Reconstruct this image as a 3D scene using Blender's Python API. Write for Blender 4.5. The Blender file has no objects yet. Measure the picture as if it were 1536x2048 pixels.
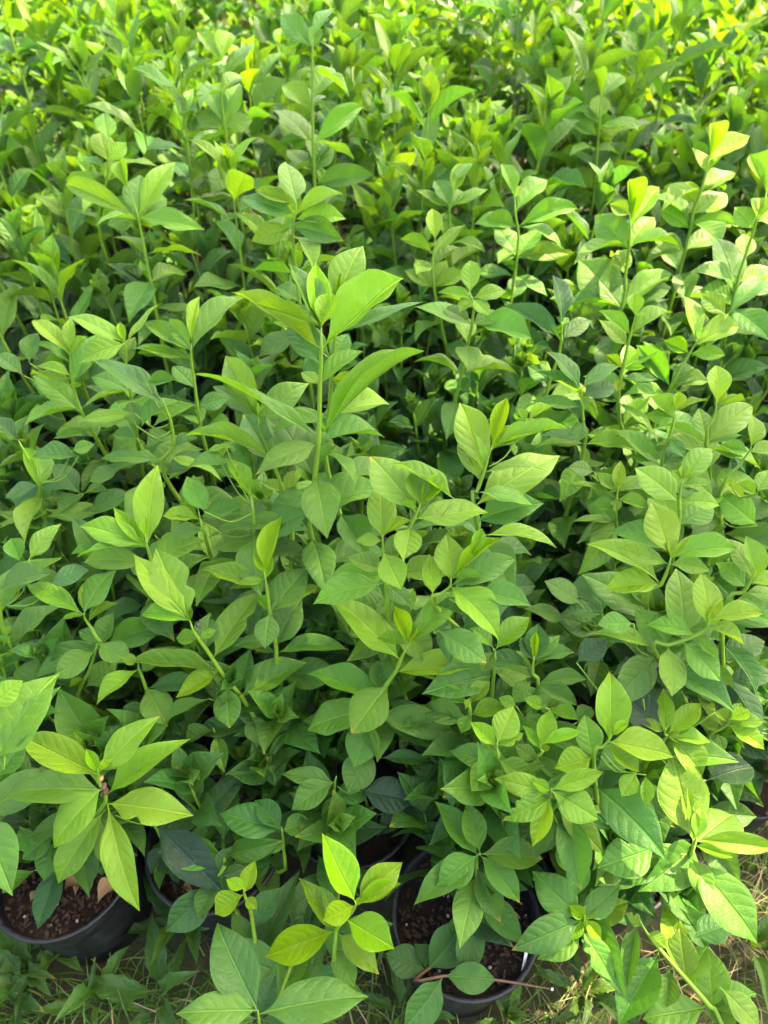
import bpy, bmesh, math, random
from mathutils import Vector, Matrix, noise as mnoise
R = math.radians
SC = bpy.context.scene
COL = SC.collection
rng = random.Random(11)

# ------------------------------------------------------------------ camera
CAM_H, PITCH, FPX = 1.30, 43.0, 1366.0
cd = bpy.data.cameras.new('camera')
cam = bpy.data.objects.new('camera', cd); COL.objects.link(cam)
cam.location = (0, 0, CAM_H); cam.rotation_euler = (R(90 - PITCH), 0, 0)
cd.sensor_fit = 'VERTICAL'; cd.sensor_height = 36.0; cd.lens = 36.0 * FPX / 2048
cd.clip_start = 0.02; cd.clip_end = 400
cd.dof.use_dof = True; cd.dof.focus_distance = 0.86; cd.dof.aperture_fstop = 4.2
SC.camera = cam
# ------------------------------------------------------------------ light
SUN_EL, SUN_AZ = 52.0, 62.0          # azimuth measured from +Y (away from the camera) towards +X (right)
SUND = Vector((math.cos(R(SUN_EL)) * math.sin(R(SUN_AZ)), math.cos(R(SUN_EL)) * math.cos(R(SUN_AZ)), math.sin(R(SUN_EL))))
w = bpy.data.worlds.new('World'); SC.world = w; w.use_nodes = True
nt = w.node_tree; bg = nt.nodes['Background']
sky = nt.nodes.new('ShaderNodeTexSky'); sky.sky_type = 'NISHITA'; sky.sun_disc = False
sky.sun_elevation = R(SUN_EL); sky.sun_rotation = R(SUN_AZ)
sky.air_density = 1.0; sky.dust_density = 5.0; sky.ozone_density = 1.0
nt.links.new(sky.outputs[0], bg.inputs[0]); bg.inputs[1].default_value = 0.15
sl = bpy.data.lights.new('sun', 'SUN'); sl.energy = 3.2; sl.angle = R(0.53); sl.color = (1.0, 0.89, 0.64)
so = bpy.data.objects.new('sun', sl); COL.objects.link(so)
so.rotation_euler = (-SUND).to_track_quat('-Z', 'Y').to_euler(); so.location = SUND * 20
vs = SC.view_settings
vs.view_transform = 'Standard'; vs.look = 'None'; vs.gamma = 1.0; vs.use_curve_mapping = False
vs.exposure = 3.3
vs.use_white_balance = True; vs.white_balance_temperature = 7900; vs.white_balance_tint = 6   # camera balanced for open shade
cy = SC.cycles
cy.max_bounces = 8; cy.diffuse_bounces = 5; cy.transmission_bounces = 5; cy.glossy_bounces = 2
cy.sample_clamp_indirect = 6.0

# ------------------------------------------------------------------ pixel to place (2048 px high photograph)
cP, sP = math.cos(R(PITCH)), math.sin(R(PITCH))
FWD = Vector((0, cP, -sP)); UPV = Vector((0, sP, cP)); RGT = Vector((1, 0, 0)); CAMP = Vector((0, 0, CAM_H))
def ray(px, py): return FWD + RGT * ((px - 768) / FPX) + UPV * ((1024 - py) / FPX)
def at(px, py, z): return CAMP + ray(px, py) * z
def at_h(px, py, h):
    d = ray(px, py); return CAMP + d * ((h - CAM_H) / d.z)
def at_y(px, py, y):
    d = ray(px, py); return CAMP + d * (y / max(d.y, 0.02))

# ------------------------------------------------------------------ object helpers
def tag(o, label=None, cat=None, group=None, kind=None):
    if label: o['label'] = label
    if cat: o['category'] = cat
    if group: o['group'] = group
    if kind: o['kind'] = kind
    return o
def empty(name, loc):
    o = bpy.data.objects.new(name, None); o.empty_display_size = 0.02
    COL.objects.link(o); o.location = loc; return o
def link(name, me, parent=None, mw=None):
    o = bpy.data.objects.new(name, me); COL.objects.link(o)
    if parent: o.parent = parent
    if mw is not None: o.matrix_basis = mw
    return o
def mesh(name, verts, faces, mats, smooth=True, attr=None, fm=None):
    me = bpy.data.meshes.new(name); me.from_pydata([tuple(v) for v in verts], [], faces)
    for m in (mats if isinstance(mats, (list, tuple)) else [mats]): me.materials.append(m)
    if smooth: me.polygons.foreach_set('use_smooth', [True] * len(me.polygons))
    if fm: me.polygons.foreach_set('material_index', fm)
    for k, vals in (attr or {}).items():
        a = me.attributes.new(k, 'FLOAT', 'POINT'); a.data.foreach_set('value', vals)
    me.update(); return me

# ------------------------------------------------------------------ material helpers
class NG:
    def __init__(s, name):
        s.m = bpy.data.materials.new(name); s.m.use_nodes = True; s.t = s.m.node_tree; s.t.nodes.clear()
        s.out = s.n('ShaderNodeOutputMaterial')
    def n(s, t, **k):
        x = s.t.nodes.new(t)
        for a, b in k.items(): setattr(x, a, b)
        return x
    def l(s, a, b): s.t.links.new(a, b)
    def put(s, sock, v):
        if isinstance(v, bpy.types.NodeSocket): s.l(v, sock)
        elif v is not None: sock.default_value = v
    def math(s, op, a, b=None, c=None, clamp=False):
        x = s.n('ShaderNodeMath', operation=op); x.use_clamp = clamp
        s.put(x.inputs[0], a)
        if b is not None: s.put(x.inputs[1], b)
        if c is not None: s.put(x.inputs[2], c)
        return x.outputs[0]
    def sstep(s, v, a, b, lo=0.0, hi=1.0):
        x = s.n('ShaderNodeMapRange', interpolation_type='SMOOTHSTEP')
        s.put(x.inputs[0], v); s.put(x.inputs[1], a); s.put(x.inputs[2], b); s.put(x.inputs[3], lo); s.put(x.inputs[4], hi)
        return x.outputs[0]
    def mix(s, f, a, b, bt='MIX'):
        x = s.n('ShaderNodeMix', data_type='RGBA', blend_type=bt)
        s.put(x.inputs[0], f); s.put(x.inputs[6], a); s.put(x.inputs[7], b); return x.outputs[2]
    def ramp(s, f, stops):
        x = s.n('ShaderNodeValToRGB'); e = x.color_ramp.elements
        while len(e) < len(stops): e.new(0.5)
        for i, (p, c) in enumerate(stops): e[i].position = p; e[i].color = (*c, 1)
        s.put(x.inputs[0], f); return x.outputs[0]
    def noise(s, vec, sc, det=3, rough=0.55):
        x = s.n('ShaderNodeTexNoise'); s.put(x.inputs['Scale'], sc); x.inputs['Detail'].default_value = det; x.inputs['Roughness'].default_value = rough
        if vec is not None: s.l(vec, x.inputs['Vector'])
        return x.outputs[0]
    def bump(s, h, dist, strength=1.0, nrm=None):
        x = s.n('ShaderNodeBump'); s.put(x.inputs['Height'], h); x.inputs['Distance'].default_value = dist; s.put(x.inputs['Strength'], strength)
        if nrm is not None: s.l(nrm, x.inputs['Normal'])
        return x.outputs[0]
    def bsdf(s, col, rough=0.5, spec=0.3, nrm=None):
        x = s.n('ShaderNodeBsdfPrincipled'); s.put(x.inputs['Base Color'], col); s.put(x.inputs['Roughness'], rough)
        s.put(x.inputs['Specular IOR Level'], spec)
        if nrm is not None: s.l(nrm, x.inputs['Normal'])
        return x.outputs[0]
    def done(s, sh): s.l(sh, s.out.inputs[0]); return s.m

def leaf_material(name, stops, veins=7.0, weed=False):
    g = NG(name)
    oi = g.n('ShaderNodeObjectInfo'); sep = g.n('ShaderNodeSeparateColor'); g.l(oi.outputs['Color'], sep.inputs[0])
    age, ret, jit = sep.outputs[0], sep.outputs[1], sep.outputs[2]
    uv = g.n('ShaderNodeUVMap'); uv.uv_map = 'UVMap'; sx = g.n('ShaderNodeSeparateXYZ'); g.l(uv.outputs[0], sx.inputs[0])
    u, v = sx.outputs[0], sx.outputs[1]
    ed = g.n('ShaderNodeAttribute', attribute_type='GEOMETRY'); ed.attribute_name = 'edge'; edge = ed.outputs['Fac']
    xs = g.math('SUBTRACT', u, 0.5); x = g.math('ABSOLUTE', xs); side = g.math('MULTIPLY', g.math('GREATER_THAN', xs, 0.0), 0.45)
    off = g.n('ShaderNodeCombineXYZ'); g.l(g.math('MULTIPLY', oi.outputs['Random'], 37.0), off.inputs[0]); g.l(g.math('MULTIPLY', oi.outputs['Random'], 91.0), off.inputs[1])
    va = g.n('ShaderNodeVectorMath', operation='ADD'); g.l(uv.outputs[0], va.inputs[0]); g.l(off.outputs[0], va.inputs[1])
    wob = g.math('MULTIPLY', g.math('SUBTRACT', g.noise(va.outputs[0], 5.0, 2), 0.5), 0.06)
    slant = g.math('ADD', g.math('MULTIPLY', x, 0.42), g.math('MULTIPLY', g.math('MULTIPLY', x, x), 3.6))
    p = g.math('ADD', g.math('MULTIPLY', g.math('ADD', g.math('SUBTRACT', v, slant), wob), veins), side)
    tri = g.math('MULTIPLY', g.math('ABSOLUTE', g.math('SUBTRACT', g.math('FRACT', p), 0.5)), 2.0)
    vein = g.math('MULTIPLY', g.sstep(tri, 0.82, 0.97), g.sstep(edge, 0.97, 0.6))
    mid = g.sstep(x, 0.019, 0.006)
    vo = g.n('ShaderNodeTexVoronoi', feature='DISTANCE_TO_EDGE'); vo.inputs['Scale'].default_value = 44.0; g.l(va.outputs[0], vo.inputs['Vector'])
    cell = vo.outputs['Distance']; net = g.sstep(cell, 0.11, 0.02)
    # colour of the blade itself
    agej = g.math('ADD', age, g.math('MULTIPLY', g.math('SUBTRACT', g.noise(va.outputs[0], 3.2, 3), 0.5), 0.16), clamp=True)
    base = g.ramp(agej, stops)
    hs = g.n('ShaderNodeHueSaturation'); g.l(base, hs.inputs['Color']); hs.inputs['Saturation'].default_value = 1.02
    g.l(g.math('ADD', 0.485, g.math('MULTIPLY', jit, 0.03)), hs.inputs['Hue'])
    g.l(g.math('ADD', 0.86, g.math('MULTIPLY', oi.outputs['Random'], 0.28)), hs.inputs['Value'])
    base = hs.outputs[0]
    palev = g.mix(1.0, base, (1.55, 1.38, 1.5, 1), 'MULTIPLY')
    darkv = g.mix(1.0, base, (0.55, 0.62, 0.7, 1), 'MULTIPLY')
    vm = g.math('MULTIPLY', vein, 0.55); col = g.mix(vm, base, palev)
    col = g.mix(g.math('MULTIPLY', net, g.math('MULTIPLY', ret, 0.75)), col, darkv)
    col = g.mix(g.math('MULTIPLY', mid, 0.85), col, palev)
    col = g.mix(g.math('MULTIPLY', g.sstep(edge, 0.94, 1.0), 0.45), col, palev)
    spot = g.math('MULTIPLY', g.sstep(g.noise(va.outputs[0], 9.0, 2), 0.69, 0.73), g.math('GREATER_THAN', oi.outputs['Random'], 0.66))
    col = g.mix(g.math('MULTIPLY', spot, 0.7), col, (0.16, 0.12, 0.035, 1))
    tipm = g.math('MULTIPLY', g.sstep(g.math('ADD', v, g.math('MULTIPLY', wob, 2.0)), 0.90, 0.985), g.math('LESS_THAN', oi.outputs['Random'], 0.16))
    col = g.mix(g.math('MULTIPLY', tipm, 0.75), col, (0.30, 0.24, 0.03, 1))
    geo = g.n('ShaderNodeNewGeometry'); back = geo.outputs['Backfacing']
    under = g.mix(0.35, col, (0.10, 0.17, 0.06, 1))
    colf = g.mix(back, col, under)
    # relief: blade swells between the veins, veins sunk, fine net, soft waviness
    quilt = g.math('SUBTRACT', 1.0, g.math('MULTIPLY', tri, tri))
    h = g.math('MULTIPLY', g.math('MULTIPLY', quilt, 0.6), g.math('MULTIPLY', g.sstep(x, 0.0, 0.05), g.sstep(edge, 1.0, 0.8)))
    h = g.math('SUBTRACT', h, g.math('MULTIPLY', mid, 1.1))
    h = g.math('ADD', h, g.math('MULTIPLY', g.noise(va.outputs[0], 11.0, 2), 0.9))
    h = g.math('ADD', h, g.math('MULTIPLY', g.sstep(cell, 0.0, 0.12), g.math('ADD', 0.16, g.math('MULTIPLY', ret, 0.35))))
    nr = g.bump(h, 0.0014, 0.8)
    rough = g.math('ADD', 0.33, g.math('MULTIPLY', g.noise(va.outputs[0], 14.0, 2), 0.20))
    b = g.bsdf(colf, rough, 0.33, nr)
    tr = g.n('ShaderNodeBsdfTranslucent'); g.l(nr, tr.inputs['Normal'])
    g.l(g.mix(1.0, g.mix(g.math('MULTIPLY', g.math('MAXIMUM', vein, mid), 0.35), base, darkv), (1.75, 1.55, 0.6, 1), 'MULTIPLY'), tr.inputs['Color'])
    mx = g.n('ShaderNodeMixShader'); g.put(mx.inputs[0], 0.40); g.l(b, mx.inputs[1]); g.l(tr.outputs[0], mx.inputs[2])
    return g.done(mx.outputs[0])

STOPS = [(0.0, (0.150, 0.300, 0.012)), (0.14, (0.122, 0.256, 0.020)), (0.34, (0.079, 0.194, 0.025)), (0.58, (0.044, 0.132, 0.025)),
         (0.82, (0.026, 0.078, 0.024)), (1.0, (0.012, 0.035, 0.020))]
M_LEAF = leaf_material('leaf_blade', STOPS)
M_WEED = leaf_material('weed_blade', [(0.0, (0.10, 0.19, 0.03)), (0.5, (0.055, 0.13, 0.025)), (1.0, (0.03, 0.07, 0.02))], veins=6.0)

def mat_stem():
    g = NG('stem_bark'); a = g.n('ShaderNodeAttribute', attribute_type='GEOMETRY'); a.attribute_name = 'woody'
    tc = g.n('ShaderNodeTexCoord'); nz = g.noise(tc.outputs['Object'], 60, 3)
    f = g.math('ADD', a.outputs['Fac'], g.math('MULTIPLY', g.math('SUBTRACT', nz, 0.5), 0.25), clamp=True)
    c = g.ramp(f, [(0.0, (0.125, 0.235, 0.022)), (0.45, (0.10, 0.17, 0.025)), (0.7, (0.115, 0.085, 0.035)), (1.0, (0.085, 0.045, 0.028))])
    return g.done(g.bsdf(c, 0.5, 0.3, g.bump(nz, 0.0008, 0.6)))
M_STEM = mat_stem()
def mat_pot():
    g = NG('black_pot_plastic'); tc = g.n('ShaderNodeTexCoord'); nz = g.noise(tc.outputs['Object'], 35, 4)
    c = g.ramp(nz, [(0.35, (0.007, 0.007, 0.009)), (0.62, (0.014, 0.014, 0.016)), (0.8, (0.05, 0.044, 0.036))])
    return g.done(g.bsdf(c, g.sstep(nz, 0.3, 0.8, 0.42, 0.65), 0.3, g.bump(nz, 0.0006, 0.3)))
M_POT = mat_pot()
def mat_noise(name, stops, sc, rough=0.9, bd=0.004, sc2=None):
    g = NG(name); tc = g.n('ShaderNodeTexCoord'); nz = g.noise(tc.outputs['Object'], sc, 6, 0.65)
    n2 = g.noise(tc.outputs['Object'], sc2 or sc * 5, 4)
    f = g.math('ADD', g.math('MULTIPLY', nz, 0.65), g.math('MULTIPLY', n2, 0.35))
    return g.done(g.bsdf(g.ramp(f, stops), rough, 0.2, g.bump(f, bd, 0.9)))
M_SOIL = mat_noise('potting_soil', [(0.3, (0.006, 0.004, 0.003)), (0.55, (0.016, 0.011, 0.008)), (0.75, (0.04, 0.026, 0.018))], 60, bd=0.006)
M_BARK = mat_noise('bark_chip', [(0.3, (0.014, 0.009, 0.006)), (0.55, (0.045, 0.026, 0.017)), (0.75, (0.13, 0.08, 0.052))], 28, bd=0.002)
M_DEAD = mat_noise('dead_leaf', [(0.3, (0.11, 0.06, 0.028)), (0.55, (0.24, 0.14, 0.065)), (0.8, (0.36, 0.25, 0.14))], 30, 0.7, 0.001)
M_STRAW = mat_noise('dry_straw', [(0.3, (0.09, 0.07, 0.04)), (0.6, (0.20, 0.16, 0.09)), (0.8, (0.34, 0.28, 0.18))], 9, 0.7, 0.001)
M_GROUND = mat_noise('ground_earth', [(0.3, (0.016, 0.013, 0.008)), (0.5, (0.035, 0.034, 0.016)), (0.62, (0.035, 0.055, 0.014)), (0.8, (0.08, 0.075, 0.04))], 7, bd=0.01, sc2=60)
M_WOOD = mat_noise('tree_bark', [(0.3, (0.06, 0.045, 0.035)), (0.7, (0.2, 0.16, 0.12))], 12, bd=0.01)
M_PERL = mat_noise('perlite', [(0.3, (0.16, 0.14, 0.12)), (0.8, (0.36, 0.33, 0.29))], 30)
def mat_grass():
    g = NG('grass_blade'); a = g.n('ShaderNodeAttribute', attribute_type='GEOMETRY'); a.attribute_name = 'tone'
    c = g.ramp(a.outputs['Fac'], [(0.0, (0.04, 0.10, 0.015)), (0.5, (0.085, 0.17, 0.025)), (0.85, (0.14, 0.19, 0.045)), (1.0, (0.26, 0.22, 0.10))])
    b = g.bsdf(c, 0.45, 0.3); tr = g.n('ShaderNodeBsdfTranslucent'); g.l(g.mix(1.0, c, (1.5, 1.4, 0.6, 1), 'MULTIPLY'), tr.inputs[0])
    mx = g.n('ShaderNodeMixShader'); mx.inputs[0].default_value = 0.35; g.l(b, mx.inputs[1]); g.l(tr.outputs[0], mx.inputs[2])
    return g.done(mx.outputs[0])
M_GRASS = mat_grass()
def mat_plain(name, c, rough=0.6):
    g = NG(name); tc = g.n('ShaderNodeTexCoord'); nz = g.noise(tc.outputs['Object'], 200, 2)
    return g.done(g.bsdf(g.mix(nz, tuple(x * 0.8 for x in c) + (1,), tuple(x * 1.2 for x in c) + (1,)), rough))
M_CUT = mat_plain('cut_wood', (0.62, 0.55, 0.42)); M_BUG = mat_plain('insect_shell', (0.012, 0.010, 0.009), 0.3); M_TAG = mat_plain('white_tag', (0.72, 0.72, 0.74), 0.5)

# ------------------------------------------------------------------ ground and its cover
def build_ground():
    vs_, fs = [], []
    xs = [-300, -60, -12] + [i * 0.12 for i in range(-25, 26)] + [12, 60, 300]
    ys = [-300, -60, -8] + [i * 0.12 for i in range(-6, 40)] + [8, 14, 60, 300]
    for y in ys:
        for x in xs:
            k = 1.0 if abs(x) < 4 and -1 < y < 6 else 0.0
            vs_.append((x, y, k * 0.018 * mnoise.noise(Vector((x * 3.1, y * 3.1, 0.3)))))
    n = len(xs)
    for j in range(len(ys) - 1):
        for i in range(n - 1): fs.append((j * n + i, j * n + i + 1, (j + 1) * n + i + 1, (j + 1) * n + i))
    o = link('ground', mesh('ground', vs_, fs, M_GROUND)); tag(o, kind='structure')
build_ground()

def blades(name, mat, pts, label=None):
    """pts: (x, y, z, height, width, azimuth, lean, tone)"""
    V, F, T = [], [], []
    for (x, y, z, h, wd, az, ln, tone) in pts:
        c, s = math.cos(az), math.sin(az); b = len(V)
        for k in range(4):
            t = k / 3.0; ww = wd * (1 - t ** 1.6) * 0.5
            a = ln * t; d = h * t
            ox = math.sin(a) * d; oz = math.cos(a) * d
            px, py = x + c * ox, y + s * ox
            if k < 3:
                V += [(px - s * ww, py + c * ww, z + oz), (px + s * ww, py - c * ww, z + oz)]; T += [tone, tone]
            else:
                V.append((px, py, z + oz)); T.append(tone)
        F += [(b, b + 1, b + 3, b + 2), (b + 2, b + 3, b + 5, b + 4), (b + 4, b + 5, b + 6)]
    o = link(name, mesh(name, V, F, mat, True, {'tone': T})); tag(o, label, None, None, 'stuff'); return o

BLOCKED = []      # pots: (x, y, r)
def free(x, y, m=0.0): return all((x - a) ** 2 + (y - b) ** 2 > (r + m) ** 2 for a, b, r in BLOCKED)

# ------------------------------------------------------------------ leaf meshes
NU, NV = 6, 20
def leaf_mesh(name, sd, mat, belly=0.46, tipsharp=1.0, arch=0.10, fold=0.14, wave=0.02, twist=0.0, hook=0.0, bites=(), lob=0.0, ratio=0.42):
    r = random.Random(sd); V, F, UV, E = [], [], [], []
    ph1, ph2 = r.uniform(0, 6.28), r.uniform(0, 6.28); fr = r.uniform(1.6, 2.6); cx = r.uniform(-0.02, 0.02)
    for j in range(NV + 1):
        t = j / NV
        s = max(0.0, (t - 0.035) / 0.965)
        e = math.log(0.5) / math.log(belly)
        prof = max(0.0, math.sin(math.pi * s ** e)) ** 0.92
        # acuminate tip, tapered base
        prof *= 1.0 - 0.30 * max(0.0, (s - 0.72) / 0.28) ** 1.5 * tipsharp
        prof *= min(1.0, 0.35 + s * 3.0)
        prof = max(prof, 0.035 if t < 0.97 else 0.004)
        prof = prof * (1 + lob * math.sin(t * 38))
        cz = arch * 4 * t * (1 - t) - hook * max(0.0, t - 0.7) ** 2
        for i in range(NU + 1):
            q = -1 + 2 * i / NU
            hw = 0.5 * prof
            for (side, bt, bs, bd) in bites:
                if q * side > 0: hw *= 1 - bd * math.exp(-((t - bt) / bs) ** 2)
            x = q * hw
            wv = wave * (abs(q) ** 2) * math.sin(t * 6.28 * fr + (ph1 if q > 0 else ph2)) * (prof ** 0.5)
            z = cz + fold * (abs(q) ** 1.25) * hw * 1.2 - 0.05 * abs(q) ** 3 * prof + wv
            a = twist * t; xx = x * math.cos(a) - z * math.sin(a) * 0.4; zz = z + x * math.sin(a)
            V.append((xx + cx * math.sin(math.pi * t), t, zz)); UV.append((0.5 + x * ratio, t)); E.append(abs(q))
    n = NU + 1
    for j in range(NV):
        for i in range(NU): F.append((j * n + i, j * n + i + 1, (j + 1) * n + i + 1, (j + 1) * n + i))
    me = mesh(name, V, F, mat, True, {'edge': E})
    ul = me.uv_layers.new(name='UVMap')
    for lp in me.loops: ul.data[lp.index].uv = UV[lp.vertex_index]
    return me
LM = []
for k in range(18):
    r = random.Random(100 + k)
    LM.append(leaf_mesh('leaf', 200 + k, M_LEAF, belly=r.uniform(0.42, 0.52), tipsharp=r.uniform(0.6, 1.5), arch=r.uniform(-0.01, 0.11),
              fold=r.uniform(0.14, 0.42), wave=r.uniform(0.008, 0.03), twist=r.uniform(-0.35, 0.35), hook=r.uniform(0, 0.9)))
LM_YOUNG = [leaf_mesh('leaf', 300 + k, M_LEAF, belly=0.46 + 0.02 * k, tipsharp=1.2, arch=-0.03 + 0.02 * k, fold=0.36 + 0.1 * k, wave=0.015, twist=0.15 * (k - 1)) for k in range(4)]
LM_FOLD = [leaf_mesh('leaf', 340 + k, M_LEAF, belly=0.45, tipsharp=1.3, arch=0.07 + 0.03 * k, fold=0.75, wave=0.01, hook=0.5) for k in range(3)]
NV = 34
LM_BITE = [leaf_mesh('leaf', 320, M_LEAF, arch=0.06, fold=0.25, bites=((1, 0.62, 0.07, 0.5),)),
           leaf_mesh('leaf', 321, M_LEAF, arch=0.05, fold=0.2, bites=((1, 0.40, 0.075, 0.42),)),
           leaf_mesh('leaf', 322, M_LEAF, arch=0.08, fold=0.3, bites=((1, 0.84, 0.06, 0.8), (1, 0.70, 0.045, 0.45), (1, 0.56, 0.03, 0.25))),
           leaf_mesh('leaf', 323, M_LEAF, arch=0.05, fold=0.3, bites=((-1, 0.93, 0.07, 0.9), (-1, 0.80, 0.04, 0.35)))]
NV = 20
LM_ROUND = [leaf_mesh('leaf', 330 + k, M_LEAF, belly=0.50, tipsharp=0.15 + 0.2 * k, arch=0.05, fold=0.16, wave=0.015) for k in range(3)]
LM_WEED = [leaf_mesh('leaf', 400 + k, M_WEED, belly=0.56, tipsharp=0.3, arch=0.14 + 0.05 * k, fold=0.25, wave=0.035, lob=0.10, hook=0.6, twist=0.2 * (k - 1)) for k in range(3)]

def place_leaf(parent, org, B, T, width, up, age, roll=0.0, me=None, ret=0.0, rr=rng, name='leaf'):
    a = T - B; L = a.length
    if L < 1e-4: return None
    a = a / L
    n = up - a * up.dot(a)
    if n.length < 0.12: n = (-FWD) - a * (-FWD).dot(a)
    n.normalize(); b = a.cross(n); b.normalize(); n = b.cross(a)
    if roll:
        q = Matrix.Rotation(R(roll), 3, a); b = q @ b; n = q @ n
    if me is None:
        k = rr.random()
        me = rr.choice(LM_YOUNG) if age < 0.07 or (L < 0.05 and k < 0.6) else (rr.choice(LM_BITE) if k > 0.965 else (rr.choice(LM_ROUND) if width / L > 0.62 else rr.choice(LM)))
    M = Matrix(((b.x * width, a.x * L, n.x * L, B.x - org.x), (b.y * width, a.y * L, n.y * L, B.y - org.y), (b.z * width, a.z * L, n.z * L, B.z - org.z), (0, 0, 0, 1)))
    o = link(name, me, parent, M)
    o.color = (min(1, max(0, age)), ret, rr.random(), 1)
    return o

# ------------------------------------------------------------------ stems
def tube(pts, rads, woody, sides=6, name='stem', mat=None):
    V, F, W = [], [], []; n = len(pts)
    for i, p in enumerate(pts):
        t = (pts[min(i + 1, n - 1)] - pts[max(i - 1, 0)]).normalized()
        u = t.cross(Vector((0.3, 1, 0.1))); u.normalize(); v = t.cross(u)
        for k in range(sides):
            a = 2 * math.pi * k / sides
            V.append(p + (u * math.cos(a) + v * math.sin(a)) * rads[i]); W.append(woody[i])
    for i in range(n - 1):
        for k in range(sides):
            F.append((i * sides + k, i * sides + (k + 1) % sides, (i + 1) * sides + (k + 1) % sides, (i + 1) * sides + k))
    F.append(tuple(range(sides))[::-1]); F.append(tuple((n - 1) * sides + k for k in range(sides)))
    return mesh(name, V, F, mat or M_STEM, True, {'woody': W})

def curve_pts(ctrl, step=0.02):
    """Catmull-Rom through control points"""
    c = [ctrl[0] * 2 - ctrl[1]] + ctrl + [ctrl[-1] * 2 - ctrl[-2]]; out = []
    for i in range(1, len(c) - 2):
        p0, p1, p2, p3 = c[i - 1], c[i], c[i + 1], c[i + 2]
        m = max(2, int((p2 - p1).length / step))
        for k in range(m):
            t = k / m
            out.append(0.5 * ((p1 * 2) + (p2 - p0) * t + (p0 * 2 - p1 * 5 + p2 * 4 - p3) * t * t + (p1 * 3 - p0 - p2 * 3 + p3) * t ** 3))
    out.append(ctrl[-1].copy()); return out

def make_stem(plant, org, pts, r0=0.0017, r1=0.0036, wood0=0.25, wood1=0.95):
    """pts from tip to base"""
    d = [0.0]
    for a, b in zip(pts, pts[1:]): d.append(d[-1] + (b - a).length)
    rad = [(r0 + (r1 - r0) * min(1, x / 0.30)) * min(1, .4 + x / .05) for x in d]
    wd = [min(1.0, wood1 * max(0.0, (x - 0.30) / 0.25)) for x in d]
    o = link('stem', tube([p - org for p in pts], rad, wd), plant)
    return o, d

def lower_leaves(stem, org, pts, d, start, rr, age=(0.45, 0.95), L=(0.07, 0.11), phi=None, gap=0.048, maxz=9):
    phi = rr.uniform(0, 6.28) if phi is None else phi; x = start; i = 0
    while x < d[-1] - 0.05:
        while i < len(d) - 2 and d[i + 1] < x: i += 1
        p = pts[i].lerp(pts[i + 1], (x - d[i]) / max(1e-6, d[i + 1] - d[i]))
        tn = (pts[max(0, i - 1)] - pts[min(len(pts) - 1, i + 1)]).normalized()
        for sgn in (0, math.pi):
            if rr.random() < 0.14: continue
            az = phi + sgn + rr.uniform(-0.3, 0.3); el = R(rr.uniform(-22, 18)); l = rr.uniform(*L)
            dr = Vector((math.cos(az) * math.cos(el), math.sin(az) * math.cos(el), math.sin(el))) * l
            f = min(1, (x - start) / 0.22 + rr.uniform(0, 0.3))
            if p.z + dr.z < 0.17: continue
            place_leaf(stem, org, p, p + dr, l * rr.uniform(0.40, 0.52), (tn + Vector((0, 0, 1))).normalized(), age[0] + (age[1] - age[0]) * f, rr.uniform(-22, 22), rr=rr, ret=0.15)
        phi += math.pi / 2 + rr.uniform(-0.2, 0.2); x += gap * rr.uniform(0.8, 1.25)

def auto_shoot(plant, org, base, tip, rr, Lmax=0.105, age0=0.1, npairs=7, inter=1.0, wr=0.40):
    dz = (tip - base).length
    mid = base.lerp(tip, 0.5) + Vector((rr.uniform(-.02, .02), rr.uniform(-.02, .02), 0.0)); mid.x = mid.x * 0.6 + tip.x * 0.4; mid.y = mid.y * 0.6 + tip.y * 0.4
    pts = curve_pts([tip, mid, base], 0.03); stem, d = make_stem(plant, org, pts)
    phi = rr.uniform(0, 6.28)
    gaps = [0.0, 0.006, 0.016, 0.030, 0.048, 0.056, 0.058, 0.056, 0.054, 0.05, 0.05, 0.05]
    fr = [0.30, 0.48, 0.72, 0.92, 1.0, 1.0, 0.98, 0.93, 0.88, 0.84, 0.8, 0.8]; els = [80, 70, 58, 47, 37, 29, 21, 13, 5, 0, -4, -8]
    x = 0.0; i = 0
    for k in range(npairs):
        x += gaps[min(k, 11)] * inter * rr.uniform(0.85, 1.15)
        if x > d[-1] - 0.03: break
        while i < len(d) - 2 and d[i + 1] < x: i += 1
        p = pts[i].lerp(pts[i + 1], (x - d[i]) / max(1e-6, d[i + 1] - d[i]))
        tn = (pts[max(0, i - 1)] - pts[min(len(pts) - 1, i + 1)]).normalized()
        for sgn in (0, math.pi):
            if k > 3 and rr.random() < 0.06: continue
            az = phi + sgn + rr.uniform(-0.25, 0.25); el = R(els[min(k, 11)] + rr.uniform(-11, 11)); l = Lmax * fr[min(k, 11)] * rr.uniform(0.86, 1.12)
            dr = Vector((math.cos(az) * math.cos(el), math.sin(az) * math.cos(el), math.sin(el)))
            q = Vector((0, 0, 1)).rotation_difference(tn); dr = q @ dr
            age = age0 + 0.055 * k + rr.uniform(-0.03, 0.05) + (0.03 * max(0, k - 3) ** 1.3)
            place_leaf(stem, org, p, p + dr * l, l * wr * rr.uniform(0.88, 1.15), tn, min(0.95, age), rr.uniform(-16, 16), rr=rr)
        phi += math.pi / 2 + rr.uniform(-0.15, 0.15)
    return stem

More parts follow.
